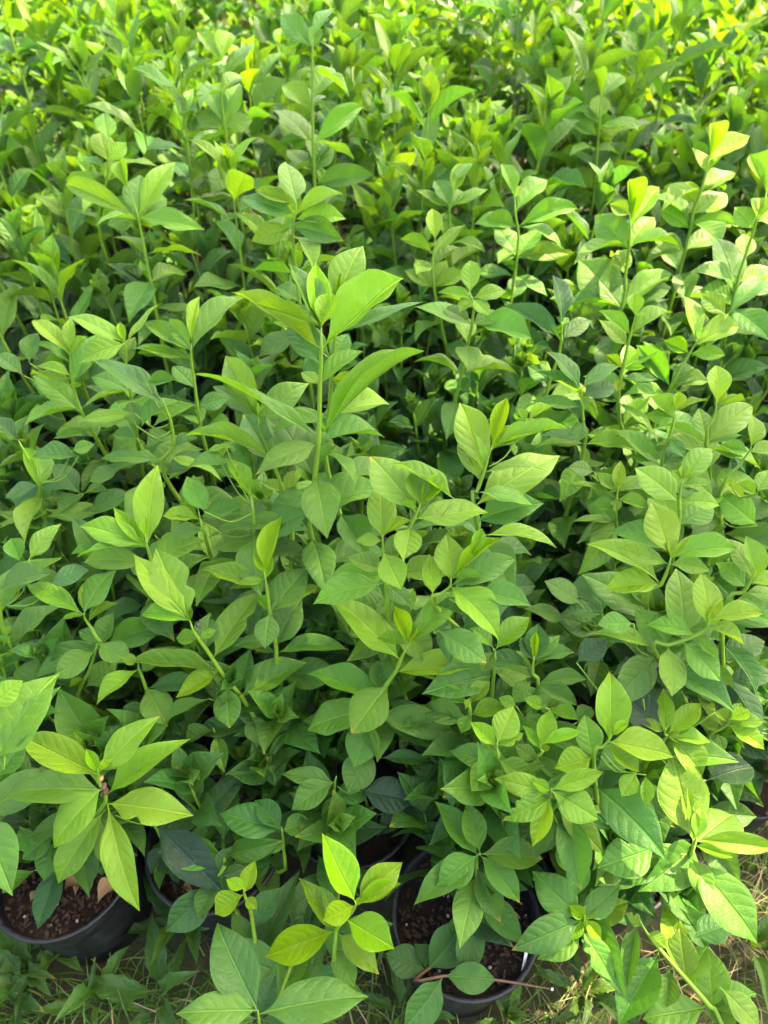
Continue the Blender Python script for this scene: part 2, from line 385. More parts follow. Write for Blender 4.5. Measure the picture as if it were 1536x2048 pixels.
# ------------------------------------------------------------------ pots
POT_R, POT_H = 0.105, 0.20
def lathe(prof, seg=36):
    V, F = [], []
    for (r, z) in prof:
        for k in range(seg):
            a = 2 * math.pi * k / seg; V.append((r * math.cos(a), r * math.sin(a), z))
    for j in range(len(prof) - 1):
        for k in range(seg):
            F.append((j * seg + k, j * seg + (k + 1) % seg, (j + 1) * seg + (k + 1) % seg, (j + 1) * seg + k))
    return V, F
pv, pf = lathe([(0.001, 0.006), (0.080, 0.006), (0.082, 0.0), (0.086, 0.004), (0.098, 0.165), (0.1005, 0.168), (0.1015, 0.192), (0.103, 0.197), (0.106, 0.198),
                (0.1075, 0.2005), (0.106, 0.203), (0.1015, 0.2025), (0.1000, 0.199), (0.0985, 0.188), (0.094, 0.12), (0.001, 0.12)])
ME_POT = mesh('pot', pv, pf, M_POT)
def soil_mesh():
    V, F = [(0, 0, 0.178)], []; seg = 30; rings = 8
    for j in range(1, rings + 1):
        for k in range(seg):
            a = 2 * math.pi * k / seg; r = 0.0975 * j / rings
            x, y = r * math.cos(a), r * math.sin(a); V.append((x, y, 0.176 + 0.007 * mnoise.noise(Vector((x * 45, y * 45, 1.7))) + 0.004 * mnoise.noise(Vector((x * 140, y * 140, 4)))))
    for k in range(seg): F.append((0, 1 + k, 1 + (k + 1) % seg))
    for j in range(rings - 1):
        for k in range(seg):
            a = 1 + j * seg + k; b = 1 + j * seg + (k + 1) % seg; F.append((a, a + seg, b + seg, b))
    return mesh('soil', V, F, M_SOIL)
ME_SOIL = soil_mesh()
def chips_mesh(sd, n=420):
    r = random.Random(sd); V, F, fm = [], [], []
    for _ in range(n):
        q = 0.094 * math.sqrt(r.random()); a = r.uniform(0, 6.28); cx, cy_ = q * math.cos(a), q * math.sin(a)
        white = r.random() < 0.045
        l, wd, th = (r.uniform(.002, .0045),) * 3 if white else (r.uniform(.003, .009) if r.random() < .8 else r.uniform(.009, .018), r.uniform(.002, .006), r.uniform(.001, .004))
        Mx = Matrix.Translation((cx, cy_, 0.181 + r.uniform(-.002, .006))) @ Matrix.Rotation(r.uniform(0, 6.28), 4, 'Z') @ Matrix.Rotation(r.uniform(-.5, .5), 4, 'X') @ Matrix.Rotation(r.uniform(-.4, .4), 4, 'Y')
        b = len(V)
        for (sx, sy, sz) in ((-1, -1, -1), (1, -1, -1), (1, 1, -1), (-1, 1, -1), (-1, -1, 1), (1, -1, 1), (1, 1, 1), (-1, 1, 1)):
            V.append(Mx @ Vector((sx * l / 2 * r.uniform(.6, 1), sy * wd / 2 * r.uniform(.6, 1), sz * th / 2)))
        F += [tuple(b + i for i in f) for f in ((0, 3, 2, 1), (4, 5, 6, 7), (0, 1, 5, 4), (1, 2, 6, 5), (2, 3, 7, 6), (3, 0, 4, 7))]; fm += [1 if white else 0] * 6
    return mesh('bark_mulch', V, F, [M_BARK, M_PERL], False, None, fm)
ME_CHIPS = [chips_mesh(5), chips_mesh(6, 400), chips_mesh(7, 380)]

PLANTS = {}
class Plant: pass
def plant_at(key, x, y, label, group=None, chips=False, rz=0.0):
    p = Plant(); p.org = Vector((x, y, 0.0)); p.key = key
    p.o = empty('potted_shrub', p.org); tag(p.o, label, 'potted plant', group)
    pot = link('pot', ME_POT, p.o, Matrix.Rotation(rz, 4, 'Z')); soil = link('soil', ME_SOIL, pot)
    if chips: tag(link('bark_mulch', ME_CHIPS[int(abs(x) * 100) % 3], pot), kind='stuff')
    PLANTS[key] = p; return p
# ------------------------------------------------------------------ unseen tree added right of the bed, its crown placed to shade the pots
def at3(px, py, z): return at(px, py, z)
FLECKS = [(at3(1425, 330, 1.24), 0.20), (at3(1500, 400, 1.17), 0.13),
          (at3(1290, 1760, 1.19), 0.12), (at3(1300, 1850, 1.05), 0.07), (at3(1225, 1800, 0.9), 0.05), (at3(1275, 1905, 1.08), 0.06)]  # points kept sunlit by gaps cut in the added crown
def added_shade_tree():
    base = Vector((4.7, 3.1, 0)); o = empty('added_shade_tree', base); tag(o, 'unseen leafy tree added beside the bed so its crown shades the pots', 'tree')
    V, F = [], []; r = random.Random(77)
    cen = Vector((-0.25, 0.30, 0.6)) + SUND * 7.2
    u = SUND.cross(Vector((0, 0, 1))).normalized(); v = SUND.cross(u)
    n = 0; sx, sy = 2.25, 1.62
    while n < 10500:
        a, b, c = r.uniform(-1, 1), r.uniform(-1, 1), r.uniform(-1, 1)
        rr_ = a * a + b * b + c * c
        edge = 1.0 + 0.16 * mnoise.noise(Vector((a * 2.4, b * 2.4, c * 2.4)))
        if rr_ > edge: continue
        if a < -.5 and mnoise.noise(Vector((a * 7, b * 7, 9))) > 0.25 + 0.6 * (a + .5): continue  # crown thinned on the far side to let sun onto the rear rows
        p = cen + u * (a * sx) + v * (b * sy) + SUND * (c * 1.3)
        if p.z < 3.0: continue
        if any(((p - q) - SUND * (p - q).dot(SUND)).length < rad + 0.05 for q, rad in FLECKS): continue
        s = r.uniform(0.05, 0.085); nn = Vector((r.gauss(0, 1), r.gauss(0, 1), r.gauss(0, 1) + 0.8)).normalized()
        t = nn.orthogonal().normalized(); t = Matrix.Rotation(r.uniform(0, 6.28), 3, nn) @ t; bb = nn.cross(t); k = len(V)
        V += [p - base - t * s, p - base + bb * s * 0.55 + nn * 0.01, p - base + t * s, p - base - bb * s * 0.55 + nn * 0.01]; F.append((k, k + 1, k + 2, k + 3)); n += 1
    link('crown', mesh('crown', V, F, M_GRASS, False, {'tone': [0.25] * len(V)}), o)
    c0 = cen - base
    pts = curve_pts([Vector((0, 0, -0.05)), Vector((0.05, 0.02, 1.6)), Vector((c0.x * 0.55, c0.y * 0.55, 3.6)), c0 * 0.92], 0.25)
    link('trunk', tube(pts, [0.14 - 0.10 * i / len(pts) for i in range(len(pts))], [1] * len(pts), 10, 'trunk', M_WOOD), o)
    for k in range(6):
        a = k * 1.05; e = c0 + u * (1.7 * math.cos(a)) + v * (1.0 * math.sin(a)); s = pts[len(pts) // 2 + k % 3]
        bp = curve_pts([s, s.lerp(e, 0.5) + Vector((0, 0, 0.2)), e], 0.3)
        link('branch', tube(bp, [0.05 - 0.04 * i / len(bp) for i in range(len(bp))], [1] * len(bp), 6, 'branch', M_WOOD), o)
added_shade_tree()
# ------------------------------------------------------------------ the shoots one can pick out, taken from the photograph: (plant, tile, depth, stem points from the tip down, leaves)
TILE = {'A': (0, 1000, 3.072), 'B': (400, 1000, 3.072), 'C': (800, 1000, 3.072), 'D': (1036, 1000, 3.072), 'E': (0, 1400, 3.072), 'F': (400, 1400, 3.072),
        'G': (800, 1400, 3.072), 'H': (1036, 1400, 3.072), 'I': (350, 480, 2.56), 'J': (0, 550, 3.072), 'K': (700, 750, 3.072), 'L': (1036, 550, 3.072),
        'M': (350, 1700, 3.072), 'N': (800, 1700, 2.087), 'O': (0, 0, 2.0), 'Q': (768, 0, 2.0)}
# leaf: base x, base y, tip x, tip y, width, age, [depth slope k], [roll]
HERO = [
 ('tall', 'I', .73, [(745, 330), (750, 560), (742, 740), (735, 1020), (715, 1220), (705, 1400), (703, 1536)], [
  (745, 400, 722, 115, 130, .02), (745, 450, 806, 268, 110, .08), (742, 450, 690, 330, 60, .05), (728, 512, 285, 245, 112, .10), (765, 525, 1165, 170, 125, .12),
  (735, 480, 585, 105, 165, .42), (700, 505, 405, 325, 60, .15), (730, 660, 575, 400, 135, .50), (742, 735, 962, 568, 90, .16), (735, 732, 645, 678, 70, .18),
  (725, 1010, 100, 660, 125, .24), (755, 1020, 1275, 555, 110, .24), (712, 1195, 460, 850, 235, .50), (738, 1130, 835, 1050, 62, .2), (742, 1225, 812, 1412, 240, .30),
  (705, 1450, 155, 1520, 92, .36), (715, 1440, 960, 1270, 80, .5)]),
 ('tall', 'I', .80, [(825, 330), (820, 480), (808, 620), (795, 800), (787, 1000), (783, 1190)], [
  (822, 235, 960, 22, 165, .26), (830, 300, 885, 200, 55, .05), (822, 260, 850, 160, 32, .02), (828, 505, 1280, 308, 80, .48), (812, 640, 880, 480, 130, .28),
  (795, 745, 935, 745, 95, .14), (790, 1010, 850, 830, 105, .35), (785, 1010, 700, 880, 80, .35), (800, 640, 500, 420, 100, .35)]),
 ('leftmid', 'I', .885, [(425, 880), (432, 950), (490, 1110), (555, 1290), (600, 1500)], [
  (420, 912, 258, 590, 150, .26), (430, 925, 395, 830, 60, .1), (440, 925, 460, 850, 50, .1), (525, 1180, 350, 890, 185, .52), (480, 1117, 35, 990, 82, .22), (470, 935, 682, 720, 115, .34),
  (560, 1292, 440, 1242, 62, .2), (570, 1275, 650, 1172, 62, .24), (600, 1430, 130, 1412, 82, .45), (500, 1110, 570, 1000, 110, .45), (590, 1480, 460, 1330, 150, .55)]),
 ('leftmid', 'A', .85, [(1160, 690), (1185, 800), (1270, 920), (1390, 1100), (1500, 1230), (1640, 1440)], [
  (1185, 765, 958, 298, 265, .18), (1140, 770, 812, 322, 170, .12), (1150, 765, 868, 705, 112, .18), (1180, 745, 1165, 645, 38, .02), (1165, 750, 1180, 660, 36, .02), (1215, 868, 1082, 850, 110, .2), (1215, 872, 1330, 800, 80, .2),
  (1335, 970, 1604, 555, 165, .22), (1310, 1030, 750, 990, 130, .24), (1270, 905, 1290, 690, 180, .55), (1395, 1095, 1420, 940, 150, .6), (1405, 1115, 1396, 1350, 255, .32),
  (1540, 1130, 1873, 932, 175, .32), (1300, 1107, 1080, 1215, 118, .02), (1275, 1187, 955, 1350, 122, .30), (1538, 1275, 1593, 1452, 178, .42), (1728, 1085, 1714, 1262, 200, .5),
  (1470, 1352, 1165, 1382, 130, .66), (1645, 1420, 1677, 1710, 188, .5), (1760, 1495, 2075, 1625, 230, .52, -.3)]),
 ('leftmid', 'B', .86, [(395, 430), (402, 490), (430, 690), (460, 850), (470, 940), (472, 1010)], [
  (412, 460, 505, 98, 132, .06), (395, 460, 335, 315, 60, .02), (402, 505, 215, 515, 62, .12), (410, 470, 440, 330, 60, .05), (380, 575, 0, 410, 140, .20), (450, 680, 745, 515, 110, .24),
  (440, 655, 660, 415, 195, .45), (415, 690, 350, 590, 60, .2), (470, 880, 620, 600, 185, .55), (455, 850, 205, 895, 100, .34), (450, 942, 205, 880, 90, .4), (470, 940, 910, 918, 130, .3), (450, 700, 400, 910, 150, .5)]),
 ('tall', 'B', .84, [(1270, 840), (1275, 890), (1230, 985), (1200, 1060), (1120, 1165), (1050, 1300)], [
  (1190, 985, 795, 572, 235, .16), (1285, 895, 1601, 553, 150, .13), (1265, 880, 1190, 650, 90, .05), (1265, 880, 1345, 738, 60, .05), (1290, 892, 1083, 850, 72, .14),
  (1215, 1050, 1712, 1028, 162, .15), (1120, 1160, 1080, 920, 175, .55), (1050, 1150, 655, 1008, 190, .30), (1190, 1150, 930, 1405, 262, .22), (1130, 1270, 1610, 1405, 155, .42),
  (1058, 1310, 945, 1590, 232, .36), (1100, 1412, 1475, 1493, 135, .62), (905, 1370, 620, 1302, 115, .5), (1050, 1480, 905, 1750, 205, .45), (1110, 1550, 1410, 1555, 90, .6)]),
 ('tall', 'K', .78, [(430, 800), (410, 850), (370, 930), (310, 1040), (285, 1100)], [
  (430, 800, 582, 610, 112, .04), (405, 815, 300, 795, 42, .1), (420, 815, 480, 740, 50, .05), (330, 830, 122, 500, 260, .2), (640, 760, 255, 523, 120, .22), (395, 900, 850, 820, 205, .2), (390, 920, 330, 1150, 190, .22), (420, 760, 372, 600, 150, .3)]),
 ('tall', 'K', .80, [(200, 990), (202, 1050), (207, 1130), (220, 1280), (222, 1480)], [
  (200, 1020, 185, 643, 190, .2), (190, 1012, 38, 1020, 85, .12), (210, 1002, 382, 893, 72, .1), (228, 1090, 315, 1316, 212, .18), (198, 1273, -230, 1393, 160, .26), (196, 1240, -18, 1120, 132, .3),
  (205, 1130, 390, 1000, 140, .4), (225, 1290, 380, 1420, 110, .5)]),
 ('midright', 'K', .80, [(870, 440), (850, 500), (820, 600), (780, 720), (760, 810)], [
  (822, 572, 684, 153, 190, .16), (780, 662, 672, 370, 135, .2), (890, 410, 965, 138, 102, .06), (860, 482, 1012, 300, 72, .03), (845, 540, 770, 355, 60, .12), (930, 492, 1228, 278, 92, .16), (950, 450, 1337, 308, 84, .14),
  (832, 592, 1222, 580, 95, .2), (802, 790, 1297, 483, 230, .24), (850, 762, 1132, 796, 112, .26), (1090, 282, 1242, 193, 72, .04), (1080, 290, 1030, 200, 50, .1)]),
 ('midright', 'K', .80, [(620, 1250), (615, 1300), (560, 1345), (515, 1410)], [
  (622, 1280, 590, 978, 182, .2), (730, 1225, 937, 998, 92, .06), (510, 1372, 488, 1095, 112, .12), (735, 1225, 818, 1240, 62, .15), (735, 1222, 668, 1210, 58, .15), (690, 1312, 1022, 1120, 152, .46),
  (780, 1322, 1117, 1410, 132, .46), (667, 1338, 922, 1618, 190, .16), (820, 985, 1272, 1060, 102, .22), (750, 1105, 812, 942, 82, .15), (540, 1570, 838, 1770, 182, .35), (520, 1400, 720, 1480, 100, .5)]),
 ('right', 'D', .80, [(945, 320), (930, 395), (880, 520), (790, 660)], [
  (925, 372, 828, 5, 182, .15), (950, 372, 1105, 214, 64, .1), (960, 360, 940, 220, 60, .1), (900, 382, 618, 293, 92, .24), (985, 382, 1352, 300, 132, .22), (985, 395, 1182, 430, 92, .2), (830, 500, 424, 268, 132, .2),
  (852, 542, 526, 547, 142, .12), (790, 652, 560, 570, 130, .34), (800, 640, 700, 470, 110, .4)]),
 ('right', 'D', .80, [(1190, 690), (1165, 780), (1090, 835), (920, 892), (830, 905)], [
  (1160, 782, 1122, 453, 182, .15), (1172, 772, 1252, 618, 72, .05), (1180, 792, 1390, 887, 122, .18), (1220, 742, 1522, 690, 112, .2), (1080, 832, 788, 770, 102, .22), (965, 795, 970, 420, 232, .36),
  (810, 892, 438, 820, 112, .2), (930, 900, 945, 1207, 252, .26), (1000, 890, 1240, 1112, 172, .28), (900, 872, 718, 668, 152, .32), (1060, 842, 1232, 990, 72, .25), (710, 760, 490, 765, 150, .36)]),
 ('right', 'D', .80, [(1460, 440), (1420, 512), (1380, 570), (1260, 662)], [
  (1420, 502, 1477, 268, 112, .08), (1390, 552, 1218, 380, 92, .2), (1420, 520, 1620, 500, 102, .15), (1400, 562, 1650, 610, 102, .2), (1380, 452, 1285, 238, 122, .26), (1440, 430, 1400, 220, 110, .26), (1280, 650, 1560, 740, 110, .3)]),
 ('front right', 'H', .78, [(590, 190), (560, 245), (520, 290), (465, 345)], [
  (555, 242, 572, -194, 207, .10), (600, 218, 682, 133, 62, .04), (575, 235, 620, 160, 50, .04), (460, 322, 420, 60, 165, .2), (482, 345, 232, 405, 205, .12), (540, 280, 752, 427, 172, .12), (560, 252, 972, 325, 182, .13),
  (735, 430, 648, 572, 122, .15), (800, 432, 806, 612, 82, .26)]),
 ('front right', 'H', .80, [(205, 545), (207, 575), (225, 610)], [
  (215, 546, 536, 428, 112, .12), (200, 560, 78, 490, 72, .06), (202, 588, 90, 897, 117, .1), (208, 580, 316, 638, 62, .08), (245, 552, 500, 717, 195, .16), (238, 630, 542, 917, 142, .24),
  (190, 565, -140, 455, 132, .2), (150, 585, -88, 717, 142, .2), (212, 640, 120, 940, 112, .55), (300, 600, 602, 742, 102, .55), (272, 762, 348, 1032, 150, .34), (400, 880, 380, 1160, 140, .48)]),
 ('mid front', 'G', .82, [(597, 262), (597, 300), (602, 360)], [
  (586, 275, 433, 130, 102, .12), (600, 276, 762, 205, 82, .1), (600, 262, 700, 28, 182, .16), (590, 350, 440, 552, 195, .14), (572, 352, 312, 262, 150, .4), (622, 342, 832, 457, 130, .36), (620, 378, 790, 430, 130, .36), (600, 360, 690, 560, 160, .5)]),
 ('mid front', 'G', .82, [(865, 275), (862, 300), (850, 345)], [
  (852, 292, 758, 152, 72, .1), (880, 275, 1117, 195, 82, .08), (862, 262, 930, 45, 122, .15), (852, 312, 924, 286, 40, .1), (845, 330, 720, 240, 100, .3), (850, 340, 980, 420, 110, .4)]),
 ('mid front', 'C', .86, [(825, 940), (820, 990), (815, 1070), (850, 1150)], [
  (820, 972, 838, 808, 52, .06), (812, 980, 845, 850, 36, .04), (850, 1005, 848, 758, 145, .62), (802, 1032, 688, 948, 42, .2), (830, 1040, 962, 963, 42, .2), (838, 1077, 1172, 1032, 92, .42), (872, 1012, 985, 828, 92, .45),
  (900, 1020, 1072, 928, 82, .45), (775, 1120, 608, 985, 122, .2), (830, 1082, 712, 1182, 115, .36), (780, 1042, 490, 1000, 112, .55), (900, 1092, 1120, 1202, 102, .5), (760, 1000, 740, 840, 100, .6)]),
 ('mid front', 'C', .86, [(572, 890), (576, 930), (582, 980)], [(580, 915, 797, 718, 142, .2), (562, 905, 433, 780, 102, .3), (580, 950, 500, 1060, 120, .45), (585, 960, 740, 990, 110, .45)]),
 ('mid front', 'C', .86, [(425, 1220), (425, 1245), (430, 1290)], [(430, 1238, 557, 1098, 112, .2), (395, 1252, 208, 1120, 82, .2), (340, 1222, 402, 1282, 72, .12), (442, 1305, 652, 1250, 115, .2), (420, 1290, 380, 1400, 110, .3)]),
 ('mid front', 'C', .87, [(892, 1255), (890, 1275), (900, 1330)], [(898, 1272, 758, 1222, 132, .1), (918, 1262, 1102, 1338, 102, .16), (720, 1258, 610, 1195, 90, .2), (880, 1280, 800, 1360, 90, .4), (1100, 1330, 1200, 1210, 110, .5)]),
 ('bottom middle', 'G', .85, [(492, 930), (490, 952), (472, 975)], [
  (500, 942, 410, 613, 152, .32), (442, 932, 218, 603, 162, .38), (515, 946, 882, 965, 182, .36), (477, 957, 227, 1132, 182, .34), (510, 962, 737, 1247, 152, .3), (490, 1020, 626, 1347, 152, .46), (385, 925, 83, 1232, 175, .46)], .95),
 ('front right', 'G', .845, [(1133, 1325), (1134, 1345), (1140, 1380)], [
  (1122, 1342, 1038, 1258, 87, .0), (1130, 1350, 1237, 1468, 82, .0), (1117, 1358, 1038, 1472, 77, .06), (1148, 1332, 1227, 1228, 72, .16), (1090, 1292, 832, 1008, 222, .36), (1160, 1332, 1427, 1205, 172, .22),
  (1060, 1330, 703, 1500, 190, .5), (1080, 1375, 862, 1560, 150, .36), (1125, 1400, 1345, 1708, 150, .32), (1170, 1212, 1382, 1095, 152, .45), (1200, 1380, 1420, 1640, 90, .5)]),
 ('right', 'H', .82, [(1095, 850), (1080, 890), (1065, 950)], [
  (1060, 852, 958, 325, 285, .24), (1080, 872, 1038, 535, 62, .16), (1105, 850, 1135, 640, 90, .2), (1065, 920, 818, 1017, 222, .3), (862, 890, 508, 1000, 235, .38, None, 0, 1), (1110, 862, 1610, 905, 115, .22), (1100, 890, 1322, 967, 82, .16),
  (1060, 950, 1502, 1482, 262, .3), (1040, 965, 1192, 1232, 135, .26), (850, 812, 745, 618, 155, .6, None, 0, 2), (900, 1000, 640, 1090, 110, .55)]),
 ('left', 'E', .82, [(600, 400), (605, 450), (615, 520), (650, 620)], [
  (572, 452, 88, 182, 200, .14), (620, 422, 967, 72, 192, .12), (690, 492, 1152, 198, 150, .22), (590, 545, -30, 522, 250, .32), (602, 560, 290, 885, 225, .18), (592, 700, 313, 1103, 172, .24),
  (640, 600, 1178, 686, 212, .16, None, 0, 1), (735, 665, 832, 1278, 192, .2), (572, 442, 527, 298, 72, .0), (602, 425, 690, 372, 52, .0)]),
 ('far left', 'A', .75, [(-40, 1580), (-45, 1640), (-60, 1900)], [(-35, 1600, 336, 1042, 300, .26), (-60, 1560, -150, 1060, 200, .3), (-20, 1700, 130, 1430, 200, .35), (60, 1580, 342, 1085, 160, .42), (-60, 1640, -350, 1500, 200, .3), (-50, 1280, 140, 1110, 170, .16)]),
 ('left back', 'A', .92, [(520, 690), (520, 725), (560, 785), (632, 885)], [(512, 712, 158, 513, 132, .16), (520, 712, 598, 452, 97, .1), (578, 692, 702, 425, 145, .32), (540, 732, 727, 633, 62, .2), (500, 717, 368, 736, 38, .12), (640, 872, 695, 690, 142, .45), (630, 870, 480, 800, 100, .5)]),
 ('left back', 'A', .88, [(890, 120), (888, 160), (905, 290), (935, 395), (960, 520)], [
  (900, 285, 962, -222, 157, .14), (872, 272, 696, 43, 97, .06), (885, 255, 892, 105, 58, .03), (880, 290, 486, 150, 132, .2), (880, 307, 463, 352, 87, .22), (815, 425, 503, 372, 122, .32), (940, 402, 1262, 243, 152, .28), (950, 470, 800, 420, 130, .4), (930, 400, 1000, 240, 130, .4)]),
 ('edge left', 'A', .90, [(-10, 560), (0, 640), (15, 780), (60, 900), (120, 1040)], [(-15, 622, 378, 353, 142, .28), (180, 362, 372, 142, 122, .26), (125, 385, 65, 235, 132, .34), (12, 735, 92, 395, 132, .4), (95, 892, 382, 645, 155, .48), (-30, 892, 67, 768, 72, .2), (100, 1000, 300, 880, 120, .7), (90, 520, 300, 450, 110, .6), (300, 520, 548, 430, 130, .72)]),
 ('left front', 'A', .95, [(600, 880), (545, 1060), (510, 1120), (500, 1240)], [(600, 922, 335, 1092, 152, .32), (530, 1132, 702, 950, 152, .36), (500, 1182, 353, 1252, 82, .34), (500, 1232, 343, 1402, 152, .4), (620, 880, 800, 1000, 150, .4), (480, 1080, 425, 1150, 40, .1), (470, 1400, 650, 1400, 110, .4)]),
 ('left front', 'A', .93, [(850, 1000), (852, 1040), (885, 1120), (985, 1480)], [(846, 1050, 588, 1252, 132, .08), (880, 880, 745, 965, 150, .26), (905, 1110, 1010, 1345, 205, .3), (870, 1060, 1000, 960, 90, .4), (960, 1110, 1240, 1060, 120, .6), (880, 1240, 700, 1380, 140, .5, None, 0, 2), (985, 1440, 920, 1600, 60, .3)]),
 ('bottom left', 'M', .80, [(508, 985), (515, 1030), (525, 1100), (540, 1180)], [
  (500, 982, 243, 428, 272, .58, .5), (530, 1012, 1187, 890, 262, .5), (420, 900, 0, 1002, 205, .46), (460, 1042, 10, 1085, 160, .55), (520, 1000, 610, 700, 122, .78), (540, 1040, 800, 1150, 160, .6), (500, 1050, 560, 1250, 150, .6)], .25),
 ('second pot', 'M', .86, [(425, 240), (425, 270), (440, 310), (470, 400), (480, 640)], [
  (437, 262, 492, 62, 97, .05), (402, 242, 313, 180, 77, .06), (422, 270, 243, 392, 132, .08), (445, 285, 502, 357, 72, .1), (500, 640, 757, 88, 155, .72), (490, 622, 330, 350, 112, .55), (485, 620, 480, 372, 100, .78), (480, 450, 640, 190, 150, .7)]),
 ('bottom left', 'M', .82, [(1110, 325), (1105, 355), (1050, 425), (990, 492), (980, 640)], [
  (1060, 325, 903, -102, 212, .0), (1112, 332, 1397, 58, 172, .12), (1150, 352, 1393, 203, 112, .02), (1100, 342, 908, 432, 132, .04), (1070, 412, 1347, 607, 202, .0), (985, 466, 550, 652, 192, .06),
  (900, 412, 758, 143, 132, .2), (990, 502, 1257, 742, 152, .2), (930, 572, 1103, 822, 142, .28), (925, 400, 895, 190, 80, .26), (1120, 340, 1150, 290, 40, .0)]),
 ('second pot', 'F', .95, [(500, 770), (504, 805), (512, 905), (490, 1060)], [(480, 790, 108, 668, 200, .58, None, 0, 1), (500, 792, 325, 580, 132, .6), (512, 802, 690, 745, 190, .36), (500, 1050, 480, 905, 152, .46), (430, 840, 430, 940, 80, .4)]),
 ('second pot', 'F', .95, [(838, 470), (830, 500), (820, 580), (770, 775)], [(815, 502, 563, 672, 152, .42), (800, 492, 495, 435, 122, .5), (840, 572, 1058, 550, 182, .45), (800, 600, 770, 770, 70, .4), (770, 770, 690, 880, 120, .4), (980, 520, 1327, 575, 205, .92), (1310, 592, 1083, 792, 132, .86), (960, 620, 870, 770, 120, .92), (1000, 620, 1070, 760, 110, .9)]),
 ('left front', 'E', 1.0, [(1300, 160), (1320, 200), (1350, 400), (1405, 620)], [(1340, 502, 1038, 338, 192, .48), (1400, 592, 1630, 452, 150, .46), (1350, 512, 1215, 702, 132, .46), (1445, 200, 1380, 442, 102, .36), (1300, 170, 1130, 240, 90, .5)]),
 ('second pot', 'E', .94, [(930, 690), (940, 740), (1000, 860), (1060, 960)], [(965, 732, 1352, 1142, 225, .96, .2), (1000, 872, 900, 1032, 130, .9), (1240, 972, 1400, 760, 122, .48), (1000, 900, 970, 1150, 60, .6), (1060, 920, 1080, 1100, 70, .75), (700, 700, 640, 850, 100, .55)]),
 ('second pot', 'E', .97, [(1320, 1110), (1330, 1090), (1380, 1020)], [(1322, 1120, 1000, 1397, 205, .76), (1400, 1140, 1215, 1340, 115, .5), (1340, 1060, 1500, 1000, 120, .7), (1340, 1040, 1420, 870, 110, .7)]),
 ('left', 'E', .92, [(330, 740), (330, 800), (345, 900)], [(215, 1045, 12, 1188, 90, .30), (210, 830, 255, 1092, 150, .42), (110, 770, 172, 922, 150, .42), (490, 900, 490, 1092, 62, .5), (640, 930, 595, 1040, 105, .6), (70, 880, -20, 1115, 140, .4), (350, 840, 420, 1000, 120, .5), (300, 800, 120, 960, 130, .45)]),
 ('right', 'D', .90, [(1300, 1350), (1290, 1375), (1240, 1410), (1170, 1450)], [(1200, 1312, 1110, 1093, 102, .12), (1300, 1342, 1428, 1298, 84, .0), (1290, 1372, 1532, 1517, 105, .08), (1312, 1302, 1195, 1222, 122, .14), (1340, 1292, 1397, 1208, 92, .2), (1400, 1342, 1532, 1330, 92, .16), (1250, 1392, 1108, 1320, 82, .2), (1240, 1422, 1290, 1512, 82, .2)]),
 ('front right', 'D', .86, [(905, 1400), (900, 1440), (890, 1490)], [(890, 1432, 895, 1158, 102, .12), (990, 1442, 1122, 1248, 122, .12), (930, 1422, 1060, 1258, 132, .26), (1000, 1472, 1187, 1480, 102, .16), (870, 1422, 728, 1343, 72, .16), (960, 1422, 1010, 1502, 62, .12), (1010, 1510, 1145, 1690, 155, .18), (850, 1400, 650, 1095, 205, .96, .2), (790, 1180, 692, 887, 132, .96, .2), (1240, 1260, 1328, 1063, 172, .95), (1180, 1690, 1490, 1590, 195, .95), (360, 1000, 545, 858, 152, .85)]),
 ('back middle', 'D', 1.0, [(520, 700), (520, 800), (500, 900)], [(505, 800, 233, 720, 172, .5), (290, 742, 38, 660, 112, .46), (390, 642, 163, 498, 162, .5), (480, 700, 270, 690, 130, .6), (540, 640, 490, 450, 110, .6), (560, 880, 600, 700, 150, .45)]),
 ('corner', 'N', .86, [(1000, 290), (1030, 345), (1090, 420), (1200, 545), (1290, 650), (1360, 760)], [
  (1240, 560, 1097, 220, 110, .2, .6), (1215, 540, 1172, 322, 120, .26), (1230, 535, 1290, 400, 110, .3), (1310, 680, 1288, 395, 155, .28), (1090, 440, 922, 722, 155, .4), (1270, 642, 1023, 692, 132, .32), (1320, 700, 1500, 590, 120, .34), (1340, 570, 1520, 760, 115, .28),
  (1010, 312, 942, 260, 62, .24), (1030, 332, 1117, 410, 62, .2), (955, 310, 962, 560, 75, .45), (1420, 726, 1345, 570, 110, .3), (1180, 480, 1130, 640, 150, .5), (1240, 350, 1400, 290, 110, .6), (1350, 760, 1240, 860, 120, .4)], .2),
 ('bottom middle', 'N', .905, [(630, 580), (400, 542), (180, 525), (60, 545)], [(130, 520, 270, 288, 172, .62), (110, 522, -60, 425, 152, .66), (185, 522, 402, 542, 112, .55), (155, 550, 15, 740, 165, .6), (140, 515, 60, 380, 120, .7)], .2),
 ('left rear', 'J', 1.05, [(765, 400), (775, 450), (775, 560), (800, 720)], [(762, 432, 388, 238, 112, .12), (788, 422, 992, 153, 62, .14), (755, 432, 735, 288, 52, .04), (725, 422, 478, 545, 152, .18), (780, 540, 830, 380, 90, .3), (790, 700, 560, 620, 120, .4)]),
 ('left rear', 'J', 1.08, [(430, 470), (432, 520), (440, 620), (470, 760), (560, 950)], [(402, 502, 196, 266, 112, .1), (430, 422, 428, 258, 82, .08), (430, 502, 545, 375, 52, .12), (440, 625, 200, 565, 72, .1), (455, 690, 180, 592, 90, .16), (470, 700, 505, 672, 70, .15), (580, 850, 200, 610, 130, .26), (500, 660, 610, 350, 90, .4), (540, 930, 320, 1010, 60, .3), (600, 1000, 530, 880, 100, .3), (180, 540, 230, 350, 100, .5), (150, 620, -30, 490, 100, .5)]),
